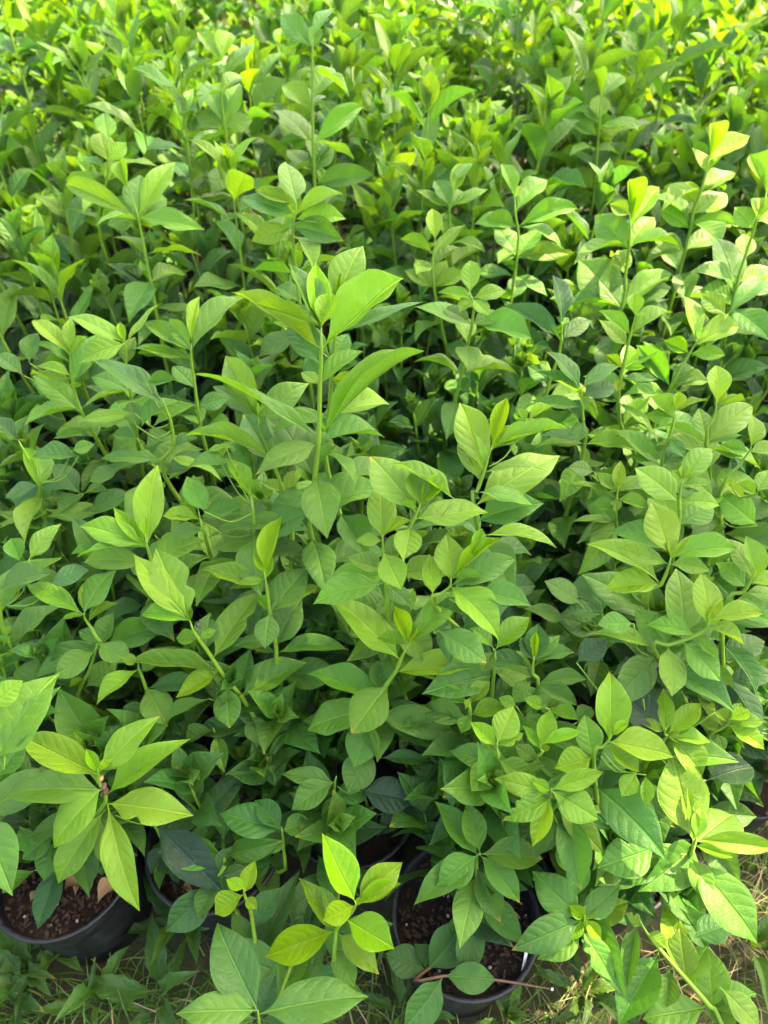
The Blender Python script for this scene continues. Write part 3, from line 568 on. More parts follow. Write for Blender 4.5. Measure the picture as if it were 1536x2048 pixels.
 ('left rear two', 'J', 1.05, [(1175, 420), (1175, 520), (1200, 700), (1240, 960)], [(1170, 482, 1038, 262, 92, .12), (1180, 442, 1222, 123, 62, .1), (1192, 472, 1502, 128, 132, .36, None, 0, 2), (1152, 502, 790, 440, 82, .26), (1160, 512, 838, 480, 62, .24), (1170, 525, 878, 290, 92, .3), (1150, 470, 1000, 395, 70, .45), (1200, 700, 1060, 560, 120, .45), (1210, 800, 1400, 760, 110, .5), (1240, 900, 1070, 840, 130, .6)]),
 ('left centre', 'J', .99, [(1000, 760), (1030, 850), (1050, 900), (1065, 1060), (1010, 1230)], [(1003, 792, 548, 500, 165, .56), (860, 942, 1092, 768, 92, .36), (840, 930, 800, 775, 165, .4), (825, 850, 470, 897, 78, .24), (1025, 1152, 618, 1130, 115, .48), (1040, 1000, 900, 1060, 100, .5), (1080, 1100, 1210, 1000, 100, .55), (1050, 1180, 1240, 1090, 120, .7), (840, 1000, 690, 980, 80, .4), (900, 660, 1090, 640, 90, .5)]),
 ('left shade', 'J', 1.0, [(100, 960), (115, 1020), (180, 1140), (240, 1290)], [(482, 1112, 178, 1112, 122, .5), (492, 1342, 330, 1150, 132, .72), (510, 1352, 360, 1470, 115, .45), (512, 1340, 668, 1332, 70, .45), (535, 1462, 800, 1338, 130, .5), (88, 1452, 235, 1283, 105, .6), (110, 1020, -60, 860, 110, .75), (230, 1290, 480, 1320, 90, .7), (440, 1080, 580, 1040, 80, .3), (740, 1190, 550, 1270, 110, .5), (210, 1300, 30, 1370, 100, .7)]),
 ('left centre', 'J', .90, [(1215, 1420), (1228, 1490), (1250, 1570)], [(1212, 1442, 1188, 1228, 142, .3), (1222, 1502, 998, 1480, 82, .12), (1230, 1480, 1500, 1400, 90, .35), (1240, 1540, 1040, 1590, 110, .4)]),
 ('leftmid', 'I', .88, [(382, 1270), (382, 1310), (400, 1390)], [(380, 1300, 263, 1108, 112, .1), (390, 1290, 437, 1232, 52, .1), (150, 1390, 60, 1205, 120, .3), (130, 1440, -10, 1390, 70, .12), (230, 1130, 295, 1040, 70, .14), (260, 1060, 170, 1080, 40, .1), (300, 1140, 60, 1160, 85, .34)]),
 ('right rear two', 'L', 1.15, [(270, 290), (268, 340), (255, 480), (170, 745)], [(250, 402, -100, 180, 122, .72), (265, 268, 212, -5, 125, .78), (280, 422, 455, 270, 82, .75), (268, 300, 310, 260, 70, .4), (245, 310, 235, 260, 60, .4), (220, 640, 60, 560, 120, .5)]),
 ('right centre', 'L', 1.05, [(390, 700), (390, 745), (400, 900), (400, 1100)], [(387, 722, 178, 463, 112, .48), (378, 712, 103, 590, 62, .42), (402, 702, 625, 545, 82, .5), (345, 802, 78, 770, 82, .4), (410, 745, 415, 833, 152, .4), (410, 760, 600, 680, 110, .65), (400, 900, 280, 780, 110, .65), (395, 910, 360, 1025, 110, .45), (400, 1010, 140, 980, 90, .6)]),
 ('right rear two', 'L', 1.05, [(725, 230), (715, 280), (690, 370), (655, 520), (620, 700), (625, 900), (700, 1200)], [(722, 242, 715, 108, 92, .06), (700, 250, 780, 235, 40, .06), (690, 362, 498, 213, 92, .12), (712, 357, 953, 228, 102, .12), (600, 420, 500, 270, 110, .12), (655, 562, 540, 488, 60, .15), (660, 565, 742, 458, 84, .08), (690, 570, 785, 565, 40, .1), (615, 655, 605, 722, 105, .14), (660, 660, 868, 640, 70, .55), (620, 1030, 535, 940, 75, .12), (630, 1045, 753, 945, 92, .12), (610, 1045, 478, 1045, 72, .12), (620, 770, 580, 780, 50, .4), (690, 1090, 930, 960, 130, .55), (680, 920, 800, 760, 110, .35)]),
 ('right rear', 'L', 1.1, [(1100, 400), (1080, 440), (1020, 540), (935, 692)], [(1085, 412, 1018, 118, 112, .22), (1072, 452, 1362, 308, 112, .16), (1050, 482, 892, 405, 82, .16), (1100, 400, 1150, 320, 60, .06), (930, 672, 728, 428, 112, .36), (940, 682, 1172, 648, 72, .34), (1060, 480, 1280, 490, 80, .14), (1000, 560, 930, 560, 110, .5), (1280, 250, 1120, 110, 110, .26), (1290, 240, 1510, 20, 115, .45), (950, 690, 1080, 560, 90, .5)]),
 ('right centre two', 'L', .98, [(970, 810), (960, 880), (930, 1000), (880, 1175)], [(952, 882, 812, 743, 132, .15), (975, 852, 1172, 768, 52, .16), (970, 842, 992, 716, 72, .0), (930, 900, 780, 860, 90, .14), (885, 1170, 1065, 1010, 130, .5), (890, 1160, 700, 1120, 90, .26), (920, 1000, 1020, 1120, 100, .5)]),
 ('right edge', 'L', .98, [(1220, 790), (1212, 845), (1190, 900), (1155, 1035)], [(1222, 802, 1215, 553, 128, .1), (1215, 812, 1397, 770, 42, .14), (1162, 1032, 852, 908, 82, .18), (1180, 1022, 1452, 788, 162, .2), (1150, 1002, 1110, 820, 132, .26), (1230, 800, 1275, 710, 60, .04), (1165, 1035, 1400, 975, 90, .3)]),
 ('right centre two', 'L', .88, [(1015, 1240), (1000, 1290), (990, 1400), (988, 1536)], [(1060, 1272, 1197, 1055, 142, .18), (985, 1422, 718, 1185, 172, .2), (990, 1392, 1242, 1412, 92, .18), (1010, 1262, 1030, 1165, 62, .05), (1005, 1270, 940, 1200, 70, .14), (1010, 1540, 1200, 1410, 160, .36), (1020, 1290, 1200, 1290, 60, .16)]),
 ('right rear', 'L', 1.0, [(618, 1300), (605, 1375), (600, 1510)], [(602, 1342, 632, 1136, 77, .12), (592, 1372, 298, 1280, 62, .22), (592, 1352, 448, 1228, 82, .22), (632, 1342, 735, 1235, 62, .2), (610, 1380, 600, 1462, 92, .22), (650, 1382, 802, 1432, 82, .22), (580, 1340, 480, 1210, 80, .3), (600, 1440, 440, 1420, 70, .26), (590, 1490, 330, 1510, 75, .3), (470, 1210, 310, 1180, 100, .5), (600, 1480, 430, 1590, 80, .36)]),
 ('right edge', 'L', .95, [(1430, 1060), (1420, 1085), (1350, 1180), (1240, 1335)], [(1420, 1062, 1440, 858, 112, .14), (1412, 1092, 1620, 1080, 90, .2), (1390, 1132, 1195, 1065, 72, .18), (1400, 1090, 1240, 1040, 90, .34), (1470, 1350, 1350, 1270, 70, .15), (1390, 1380, 1240, 1248, 70, .12), (1470, 1340, 1540, 1200, 110, .2), (1470, 1540, 1230, 1345, 175, .2)]),
 ('sun shoot', 'Q', 1.22, [(1310, 505), (1300, 640), (1275, 740), (1235, 860), (1205, 1000)], [(1303, 632, 1315, 490, 60, .02), (1310, 640, 1464, 543, 62, .06), (1290, 690, 1234, 590, 64, .05), (1298, 690, 1390, 543, 48, .03), (1265, 762, 1404, 690, 72, .08), (1240, 852, 1370, 775, 88, .1), (1255, 800, 1183, 730, 62, .12), (1240, 870, 1235, 805, 56, .12), (1225, 920, 1100, 835, 72, .18), (1230, 900, 1420, 905, 62, .2), (1210, 980, 1080, 960, 90, .3), (1210, 990, 1330, 950, 90, .3)]),
 ('sun edge', 'Q', 1.15, [(1500, 860), (1480, 920), (1440, 1040), (1400, 1190)], [(1492, 905, 1505, 792, 92, .0, None, 0), (1530, 770, 1463, 618, 92, .04), (1530, 780, 1536, 690, 60, .04), (1445, 1035, 1440, 935, 104, .2), (1482, 920, 1403, 828, 92, .2), (1412, 1165, 1318, 938, 112, .38), (1420, 1165, 1585, 1080, 112, .46), (1390, 1150, 1262, 1160, 110, .24), (1500, 900, 1600, 860, 80, .1)]),
 ('rear fan', 'Q', 1.2, [(985, 860), (980, 1000), (965, 1100), (950, 1235)], [(988, 900, 980, 718, 62, .05), (1000, 890, 1102, 738, 72, .1), (985, 870, 903, 815, 62, .18), (978, 1000, 843, 858, 112, .26), (985, 1000, 1082, 858, 92, .18), (965, 1100, 935, 1000, 82, .12), (950, 1217, 783, 1028, 122, .36), (958, 1222, 1165, 1090, 72, .26), (955, 1230, 1150, 1140, 80, .5), (950, 1230, 860, 1120, 90, .5)]),
 ('rear stem', 'Q', 1.5, [(870, 350), (862, 480), (845, 700), (822, 870)], [(866, 455, 860, 378, 78, .16), (880, 385, 962, 293, 72, .22), (866, 385, 842, 280, 34, .06), (860, 560, 688, 453, 66, .4), (866, 500, 952, 522, 52, .12), (864, 560, 1038, 500, 62, .34), (850, 712, 952, 558, 112, .46), (846, 745, 748, 678, 84, .12), (830, 830, 700, 760, 70, .4), (835, 830, 960, 790, 70, .4)]),
 ('rear pair', 'Q', 1.25, [(522, 740), (525, 850), (532, 1030)], [(512, 802, 468, 653, 62, .12), (524, 812, 546, 742, 50, .06), (545, 862, 652, 713, 72, .2), (535, 902, 785, 828, 72, .3), (540, 1002, 632, 908, 82, .26), (525, 1002, 443, 900, 82, .26), (536, 1025, 745, 1010, 62, .26), (530, 1030, 440, 1010, 50, .26), (530, 900, 400, 880, 70, .3)]),
 ('rear pair', 'Q', 1.25, [(200, 860), (205, 960), (200, 1150)], [(206, 952, 194, 828, 66, .1), (212, 1012, 326, 888, 62, .18), (200, 1002, 66, 955, 46, .16), (202, 1122, 124, 1028, 72, .16), (210, 1132, 252, 1038, 52, .12), (205, 1140, 330, 1095, 60, .2), (200, 1140, 80, 1080, 60, .2)]),
 ('rear pair', 'Q', 1.3, [(285, 680), (275, 780), (262, 920)], [(285, 762, 312, 653, 56, .1), (290, 752, 352, 648, 52, .25), (270, 832, 124, 755, 48, .22), (276, 822, 418, 753, 48, .22), (268, 850, 200, 720, 70, .4)]),
 ('mid star', 'Q', 1.1, [(345, 1080), (345, 1175), (352, 1300)], [(345, 1182, 345, 1033, 77, .12), (342, 1192, 213, 1170, 46, .18), (350, 1192, 492, 1163, 64, .15), (348, 1200, 420, 1260, 60, .15), (345, 1200, 300, 1250, 60, .18), (350, 1280, 470, 1250, 70, .3), (350, 1280, 230, 1230, 70, .4)]),
 ('far tall left', 'O', 1.35, [(432, 520), (430, 700), (405, 960)], [(425, 562, 414, 453, 82, .2), (432, 642, 396, 522, 92, .1), (445, 742, 470, 645, 66, .06), (440, 640, 505, 570, 64, .1), (425, 905, 340, 860, 92, .14), (420, 900, 590, 800, 80, .4), (425, 760, 260, 720, 60, .15)]),
 ('far pair left', 'O', 1.2, [(500, 660), (512, 760), (552, 870)], [(505, 740, 480, 640, 66, .06), (540, 852, 248, 728, 72, .18), (550, 842, 702, 638, 84, .12), (556, 900, 560, 865, 116, .12), (552, 870, 820, 920, 80, .3), (548, 860, 430, 900, 90, .4), (545, 850, 560, 700, 110, .4)]),
 ('far white stem', 'O', 1.35, [(882, 160), (890, 300), (900, 510)], [(872, 242, 788, 118, 62, .26), (877, 242, 927, 128, 62, .08), (890, 312, 1023, 168, 57, .36), (888, 472, 812, 328, 92, .32), (896, 472, 952, 318, 92, .12), (898, 500, 1010, 480, 70, .3), (896, 500, 780, 460, 70, .3)]),
 ('far tall centre', 'O', 1.3, [(1250, 150), (1250, 450), (1262, 790)], [(1244, 182, 1118, 58, 82, .36), (1258, 172, 1342, 28, 52, .3), (1250, 200, 1270, 100, 60, .1), (1250, 422, 1337, 268, 72, .36), (1244, 442, 1128, 340, 82, .16), (1248, 592, 1085, 425, 82, .32), (1262, 582, 1458, 413, 62, .26), (1258, 692, 1148, 600, 92, .22), (1264, 692, 1322, 558, 82, .36), (1262, 760, 1500, 700, 70, .4)]),
 ('rear rosette', 'O', 1.12, [(1190, 780), (1182, 860), (1176, 1010)], [(1190, 842, 1186, 760, 48, .02), (1172, 862, 962, 790, 92, .36), (1172, 832, 1015, 755, 52, .18), (1165, 800, 1142, 640, 112, .38), (1196, 842, 1374, 773, 62, .18), (1196, 882, 1384, 870, 72, .12), (1186, 902, 1374, 960, 82, .45), (1174, 932, 1005, 960, 72, .18), (1180, 890, 1130, 905, 90, .3)]),
]
POTS = {  # key: (x, y, held in place, label)
 'left': (-.485, .395, True, 'shrub with six broad glossy leaves in the open black pot of bark soil'),
 'second pot': (-.262, .43, True, 'shrub with a big blackish drooping leaf in the half hidden second pot'),
 'bottom middle': (.118, .325, True, 'shrub with dark netted leaf veins and a cut brown twig lying over its pot'),
 'bottom left': (-.072, .52, False, 'shrub with a bright lime rosette and two big grey-green leaves low over the grass'),
 'front right': (.325, .435, False, 'shrub topped by a tall pale upright leaf above a small yellow-green rosette'),
 'mid front': (.14, .525, False, 'small leaved bushy shrub behind the one with dark netted veins'),
 'right': (.50, .655, False, 'shrub with the huge upright spoon shaped leaf next to the bare straw'),
 'corner': (.47, .03, False, 'shrub with a long brown leaning branch over the sunlit straw in the corner'),
 'leftmid': (-.22, .62, False, 'shrub with a narrow erect tip leaf and a tiny dark insect on one shoot'),
 'tall': (.0, .70, False, 'tallest shrub, one straight green stem standing clear above all the others'),
 'midright': (.225, .745, False, 'shrub with broad pale tip leaves beside the dark gap in the bed'),
 'left back': (-.43, .68, False, 'shrub with a long pointed upright pale leaf over the shaded left part'),
 'left front': (-.37, .535, False, 'shrub with a yellowish drooping leaf pricked by one small hole'),
 'edge left': (-.62, .66, False, 'shrub at the left border with grey-green spreading leaves behind the giant leaf'),
 'far left': (-.67, .44, False, 'shrub with a giant plain leaf cut off by the left border'),
 'back middle': (.37, .80, False, 'low dark leaved shrub deep in the shaded gap'),
 'left rear': (-.45, 1.02, False, 'shrub with two light green open fans of leaves before the dark rear leaves'),
 'left rear two': (-.28, 1.08, False, 'shrub with one chewed leaf torn to shreds along its edge'),
 'left centre': (-.33, .86, False, 'shrub with a long grey-green leaf with white midrib lying across its neighbours'),
 'left shade': (-.56, .87, False, 'low dark shrub in the deep shade below the chewed leaves'),
 'right rear two': (.32, 1.20, False, 'shrub with one thin bare stem set with tiny round leaves'),
 'right centre': (.30, .98, False, 'shrub with a dark narrow leaf fan above one round leaf'),
 'right rear': (.53, 1.12, False, 'shrub with a low star of small leaves behind the shaded gap'),
 'right centre two': (.50, .90, False, 'shrub with a broad drooping pale leaf above the branching shoots'),
 'sun shoot': (.585, 1.37, False, 'shrub whose top shoot is lit yellow by a spot of sun'),
 'sun edge': (.70, 1.17, False, 'shrub with one crinkled yellow sunlit leaf at the right border'),
 'rear fan': (.43, 1.25, False, 'shrub with wide grey-green paired leaves under the sunlit shoot'),
 'rear stem': (.478, 1.70, False, 'tall single stemmed shrub rising left of the sunlit shoot'),
 'rear pair': (.17, 1.34, False, 'shrub with three slender reddish stems right of the tallest shrub'),
 'mid star': (.13, 1.07, False, 'shrub with one oval upright leaf right behind the tallest shrub'),
 'far tall left': (-.55, 1.48, False, 'tall shrub with two cupped tip leaves in the left rear'),
 'far pair left': (-.46, 1.27, False, 'shrub with two long arching wing-like leaves in front of the cupped tips'),
 'far white stem': (-.32, 1.60, False, 'shrub with one narrow silvery leaf near the top of the picture'),
 'far tall centre': (-.136, 1.49, False, 'tall straight shrub directly behind the tallest one'),
 'rear rosette': (-.146, 1.16, False, 'shrub with a tight yellow-green bud in a broad leaf rosette behind the tallest one'),
 'right edge': (.68, .95, False, 'shrub with a single oval upright leaf near the border of the bed'),
}
# filler pots: jittered staggered rows over the rest of the bed
FILL = []
row = 0; y = 0.50
while y < 3.25:
    half = 0.66 + 0.50 * y + 0.12
    x = -half + (0.11 if row % 2 else 0.0)
    while x < half:
        if not (x > 0.50 and y < 0.88):
            FILL.append([x + rng.uniform(-.025, .025), y + rng.uniform(-.025, .025)])
        x += 0.232
    y += 0.203; row += 1
fixed = [[k, v[0], v[1], v[2]] for k, v in POTS.items()]
FILL = [f for f in FILL if all((f[0] - b) ** 2 + (f[1] - c) ** 2 > 0.165 ** 2 for _, b, c, _ in fixed)]
nodes = [[b, c, 0.0 if h else 0.5, k] for k, b, c, h in fixed] + [[f[0], f[1], 1.0, None] for f in FILL]
for it in range(90):
    for i in range(len(nodes)):
        for j in range(i):
            a, b = nodes[i], nodes[j]; dx, dy = a[0] - b[0], a[1] - b[1]; d = math.hypot(dx, dy)
            if d < 0.217 and a[2] + b[2] > 0:
                s = (0.217 - d) / max(d, 1e-4) / (a[2] + b[2]); a[0] += dx * s * a[2]; a[1] += dy * s * a[2]; b[0] -= dx * s * b[2]; b[1] -= dy * s * b[2]
for n_ in nodes: BLOCKED.append((n_[0], n_[1], 0.10))
for n_ in nodes:
    if n_[3]: plant_at(n_[3], n_[0], n_[1], POTS[n_[3]][3], None, n_[3] in ('left', 'second pot', 'bottom middle', 'front right'), rng.uniform(0, 6))

HR = random.Random(5)
for sh in HERO:
    key, tl, z, stem_px, leaves = sh[:5]; ret = 0.12; straight = False
    if len(sh) > 5: ret = sh[5]
    ox, oy, sc = TILE[tl]; P = PLANTS[key]; org = P.org
    cv = lambda X, Y: (ox + X / sc, oy + Y / sc)
    tip = at(*cv(*stem_px[0]), z); flat = tl == 'N'; cut = flat and key == 'bottom middle'
    spts = [tip]
    for q in stem_px[1:]:
        p = at(*cv(*q), z) if flat else at_y(*cv(*q), tip.y)
        if not flat:      # a stem seen nearly end-on leans instead of plunging
            v = spts[-1] - CAMP; z0 = v.dot(FWD); q0 = cv(*stem_px[len(spts) - 1]); q1 = cv(*q)
            lim = 1.7 * math.hypot(q1[0] - q0[0], q1[1] - q0[1]) / FPX * z0 + 0.006
            if spts[-1].z - p.z > lim: p = at_h(*q1, spts[-1].z - lim)
        spts.append(p)
    foot = Vector((org.x, org.y, 0.176)) + Vector((HR.uniform(-.03, .03), HR.uniform(-.03, .03), 0))
    last = spts[-1]; npx = len(spts)
    if last.z > 0.30 and not cut:
        spts.append(last.lerp(foot, 0.55) + Vector((0, 0, 0.0)))
    spts.append(foot)
    pts = curve_pts(spts, 0.018)
    # the stem ends where its youngest leaf sits
    prj = []
    for p in pts:
        v = p - CAMP; zz = v.dot(FWD); prj.append((768 + FPX * v.dot(RGT) / zz, 1024 - FPX * v.dot(UPV) / zz))
    if not cut:
        def near(b): return min(range(len(pts) - 4), key=lambda i: (prj[i][0] - b[0]) ** 2 + (prj[i][1] - b[1]) ** 2)
        i0 = min(near(cv(l[0], l[1])) for l in leaves)
        trim = sum((pts[i + 1] - pts[i]).length for i in range(i0)); pts = pts[i0:]
    else: trim = 0.0
    stem, d = make_stem(P.o, org, pts, 0.0021 if not cut else 0.0017, 0.0042 if not cut else 0.0023)
    if cut:
        for q in stem.data.attributes['woody'].data: q.value = 0.95
        e = (pts[0] - pts[1]).normalized(); link('cut_end', tube([pts[0] - org, pts[0] - org + e * 0.003], [0.0019, 0.0017], [0, 0], 8, 'cut_end', M_CUT), stem)
    dann = -trim
    for (a, b) in zip(spts[:npx], spts[1:npx]): dann += (b - a).length
    young = min(l[5] for l in leaves)
    for lf in leaves:
        bx, by = cv(lf[0], lf[1]); tx, ty = cv(lf[2], lf[3]); wpx = lf[4] / sc; age = lf[5]
        k = lf[6] if len(lf) > 6 and lf[6] is not None else None; roll = lf[7] if len(lf) > 7 else HR.uniform(-9, 9); bite = lf[8] if len(lf) > 8 else None
        # depth of the foot of the leaf: nearest annotated stem point in the picture
        best, bd, bt = pts[0], 1e9, None
        for p, dd in zip(pts, d):
            if dd > dann + 0.03: break
            v = p - CAMP; zz = v.dot(FWD); qx = 768 + FPX * v.dot(RGT) / zz; qy = 1024 - FPX * v.dot(UPV) / zz
            e = (qx - bx) ** 2 + (qy - by) ** 2
            if e < bd: bd, best, bz, bq = e, p, zz, (qx, qy)
        gap = math.sqrt(bd)
        B = best if gap < 42 else at(bx, by, bz)
        dy = (by - ty) / FPX * bz
        kk = k if k is not None else (0.30 if dy > 0 else 0.42)
        T = at(tx, ty, bz + kk * dy * (1 + HR.uniform(-.25, .25)))
        if by > 1350:      # older pairs sit lower on a shoot seen from above
            sink = Vector((0, 0, -min(0.016, 0.05 * (age - young)))); B = B + sink; T = T + sink * 1.5
        if gap >= 42:      # a leaf whose foot is hidden: carry it back to its stem with a thin petiole
            pp = curve_pts([B, B.lerp(best - Vector((0, 0, .03)), .5) - Vector((0, 0, .018)), best - Vector((0, 0, .03))], .01)
            Lx = tube([p - org for p in pp], [.0009] * len(pp), [0.0] * len(pp), 5, 'petiole')
            link('petiole', Lx, stem)
        tn = (pts[0] - pts[min(len(pts) - 1, 6)]).normalized(); upv = (tn * 0.6 + Vector((0, 0, 0.7)) - FWD * 0.25).normalized()
        a = (T - B).normalized(); n = upv - a * upv.dot(a); n.normalize(); b = a.cross(n)
        vd = (B.lerp(T, .5) - CAMP).normalized(); ap = (a - vd * a.dot(vd)).normalized(); bp = b - vd * b.dot(vd); fac = (bp - ap * bp.dot(ap)).length
        if fac < 0.66:      # a leaf seen edge-on twists its face a little to the light
            nf = -vd - a * (-vd).dot(a); nf.normalize(); sg = 1 if n.dot(nf) >= -0.05 else -1
            upv = (n * 0.55 + nf * (0.65 * sg)).normalized(); n = upv - a * upv.dot(a); n.normalize(); b = a.cross(n); bp = b - vd * b.dot(vd); fac = (bp - ap * bp.dot(ap)).length
        wm = wpx * bz / FPX / max(0.60, fac); L = (T - B).length; wm = min(wm, 0.68 * L)
        me = LM_BITE[bite] if bite is not None else None
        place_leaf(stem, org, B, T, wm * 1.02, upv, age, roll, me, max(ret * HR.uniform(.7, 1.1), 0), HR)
    if tl in 'OQLJ' : lower_leaves(stem, org, pts, d, 0.055 if tl in 'OQ' else 0.11, HR, (0.2, 0.5), (0.075, 0.115), None, 0.055)
    elif not flat and key == 'tall': lower_leaves(stem, org, pts, d, 0.16, HR, (0.25, 0.5), (0.08, 0.115), None, 0.06)
    elif not flat: lower_leaves(stem, org, pts, d, dann + 0.045, HR, (0.38, 0.8))

# older low growth that fills the foot of every picked-out plant
for n_ in nodes:
    if not n_[3] or n_[3] in ('corner',): continue
    P = PLANTS[n_[3]]; front = n_[3] in ('left', 'second pot', 'bottom middle')
    for k in range(6 if front else 9):
        a = HR.uniform(0, 6.28) if not front else HR.uniform(.2, 2.9); s = HR.uniform(.05, .15) if k else .02
        h = HR.uniform(.27, .40) + 0.16 * max(0, P.org.y - .45)
        base = P.org + Vector((HR.uniform(-.04, .04), HR.uniform(-.04, .04), .176)); tipp = P.org + Vector((math.cos(a) * s, math.sin(a) * s, h))
        auto_shoot(P.o, P.org, base, tipp, HR, HR.uniform(.07, .115), HR.uniform(.22, .5), 6, .75, .45)

# further leafy shoots a little below the picked-out ones
for n_ in nodes:
    if not n_[3] or n_[1] < .5: continue
    P = PLANTS[n_[3]]
    for k in range(4):
        a = HR.uniform(0, 6.28); s = HR.uniform(.05, .15); h = HR.uniform(.35, .46) + 0.28 * min(1.0, max(0, P.org.y - .5))
        base = P.org + Vector((HR.uniform(-.04, .04), HR.uniform(-.04, .04), .176)); tipp = P.org + Vector((math.cos(a) * s, math.sin(a) * s, h))
        auto_shoot(P.o, P.org, base, tipp, HR, HR.uniform(.085, .12), HR.uniform(.26, .46), 8, .95, .40)

# small finds on the plants
def lump(name, p, r, mat, parent, org, stretch=(1, 1, 1), sd=1):
    rr = random.Random(sd); bm = bmesh.new(); bmesh.ops.create_icosphere(bm, subdivisions=2, radius=r)
    for v in bm.verts: v.co = Vector((v.co.x * stretch[0], v.co.y * stretch[1], v.co.z * stretch[2])) * (1 + rr.uniform(-.18, .18)) + (p - org)
    me = bpy.data.meshes.new(name); bm.to_mesh(me); bm.free(); me.materials.append(mat); return link(name, me, parent)
pb = at(395, 1249, .835)
bug = empty('insect', pb); tag(bug, 'tiny dark insect sitting in the leaf axil of the pale broad leaf', 'insect')
lump('body', pb, .0022, M_BUG, bug, pb, (1, 1.7, .8)); lump('head', pb + Vector((.001, .0042, 0)), .0013, M_BUG, bug, pb)
for s in (-1, 1):
    for k in range(3):
        q0 = pb + Vector((0, (k - 1) * .0016, 0)); q1 = q0 + Vector((s * .003, (k - 1) * .0012, .0012)); q2 = q1 + Vector((s * .0022, (k - 1) * .0008, -.0026))
        link('leg', tube([q0 - pb, q1 - pb, q2 - pb], [.00035, .0003, .0002], [1, 1, 1], 4, 'leg', M_BUG), bug)
PL = PLANTS['left']; st = [c for c in PL.o.children if c.name.startswith('stem')][0]
for k, (px, py, r_) in enumerate(((203, 1557, .0032), (208, 1572, .0045), (212, 1583, .004), (205, 1588, .003))):
    lump('withered_bud', at(px, py, .825), r_, M_DEAD if k == 0 else M_BARK, st, PL.org, (.7, 1.2, .8), k)

# ------------------------------------------------------------------ the crowd of further pots
FR = random.Random(23)
BANDS = [(0.0, 1.15, 'among the near shrubs'), (1.15, 1.6, 'in the middle of the bed'), (1.6, 2.1, 'behind the middle of the bed'), (2.1, 2.6, 'in the rear rows'), (2.6, 9, 'in the last blurred rows')]
def fifth(x, y):
    q = x / (0.45 + 0.5 * y)
    return 'far left' if q < -.62 else 'left' if q < -.2 else 'centre' if q < .2 else 'right' if q < .62 else 'far right'
def filler(x, y, sunny=False):
    big = min(1.0, max(0.0, (y - 0.55) / 0.95)); place = fifth(x, y)
    band = [b for b in BANDS if b[0] <= y < b[1]][0]
    hum = 0.5 + 0.5 * mnoise.noise(Vector((x * 1.7, y * 1.7, 5.0)))
    ty = FR.random(); small = ty > 0.82; dark = 0.68 < ty <= 0.82; tall = y > 1.2 and ty < 0.34
    look = 'small leaved bushy' if small else 'dark leaved' if dark else 'tall long stemmed' if tall else 'light tipped leafy'
    grp = 'sunlit potted shrubs beyond the shade' if sunny else '%s shrubs %s, %s' % (look, band[2], place)
    lab = 'bright sunlit shrub glowing yellow-green at the far end' if sunny else '%s shrub %s, %s' % (look, band[2], place)
    p = plant_at(None, x, y, lab, grp)
    n = FR.choice((4, 4, 5, 6)) if not sunny else 4
    for k in range(n):
        a = 6.28 * (k + FR.uniform(-.3, .3)) / n; s = FR.uniform(.04, .13)
        h = (0.35 + 0.40 * big + 0.20 * max(0, min(1.2, y - 1.3)) + 0.10 * (hum - 0.5)) * FR.uniform(0.82, 1.10)
        if tall and k < 3: h += FR.uniform(.10, .22)
        if y < 1.0: h = min(h, 0.52)
        if small: h *= .9
        if sunny: h = FR.uniform(.55, .8)
        base = p.org + Vector((FR.uniform(-.035, .035), FR.uniform(-.035, .035), .176)); tipp = p.org + Vector((math.cos(a) * s, math.sin(a) * s, h))
        auto_shoot(p.o, p.org, base, tipp, FR, (0.075 if small else 0.126 if y < 1.7 else 0.135) * FR.uniform(.88, 1.12), (0.26 if dark else 0.06) + (0.22 if y < 1.0 else 0.0) + FR.uniform(0, .12), 9 if y > 1.7 else 10 if y > 1.2 else 9, 0.75 if small else FR.uniform(1.0, 1.4) * (0.8 if y < 1 else 1), 0.45 if small else 0.345)
for n_ in nodes:
    if n_[3] is None: filler(n_[0], n_[1])
# a further block of pots that stands in the sun behind the shaded bed
for j in range(4):
    for i in range(11):
        x = -2.6 + i * 0.52 + (0.25 if j % 2 else 0) + FR.uniform(-.1, .1); y_ = 3.5 + j * 0.42 + FR.uniform(-.08, .08)
        filler(x, y_, True)

# ------------------------------------------------------------------ grass, straw, weeds, litter
GR = random.Random(9)
pts = []
while len(pts) < 15000:
    x, y_ = GR.uniform(-1.15, 1.5), GR.uniform(-.35, 1.1)
    if not free(x, y_, .01): continue
    if y_ > .32 and not (x > .55 and y_ < .75) and GR.random() < .9: continue
    dens = 0.5 + 0.5 * mnoise.noise(Vector((x * 5, y_ * 5, 2)))
    if GR.random() > dens: continue
    pts.append((x, y_, -0.005, GR.uniform(.03, .10), GR.uniform(.002, .0042), GR.uniform(0, 6.28), GR.uniform(.2, 1.5), GR.uniform(0, .85) ** 1.2))
blades('grass', M_GRASS, pts)
pts = []
while len(pts) < 2600:
    x, y_ = GR.uniform(-1.15, 1.5), GR.uniform(-.35, 1.0)
    if not free(x, y_, .005): continue
    if y_ > .34 and not (x > .50 and y_ < .8): continue
    if GR.random() > (0.25 + 0.75 * min(1, max(0, (x + .3) / .7))): continue
    pts.append((x, y_, GR.uniform(0, .012), GR.uniform(.03, .13), GR.uniform(.001, .003), GR.uniform(0, 6.28), GR.uniform(1.35, 1.62), 0))
blades('dry_straw', M_STRAW, pts)
pts = []
for _ in range(16000):
    y_ = 3.3 + 10 * GR.random() ** 1.6; x = GR.uniform(-1, 1) * (2.6 + y_ * .55)
    pts.append((x, y_, -.01, GR.uniform(.06, .2), GR.uniform(.005, .012), GR.uniform(0, 6.28), GR.uniform(.1, 1.2), GR.uniform(.3, .97)))
blades('lawn_grass', M_GRASS, pts)

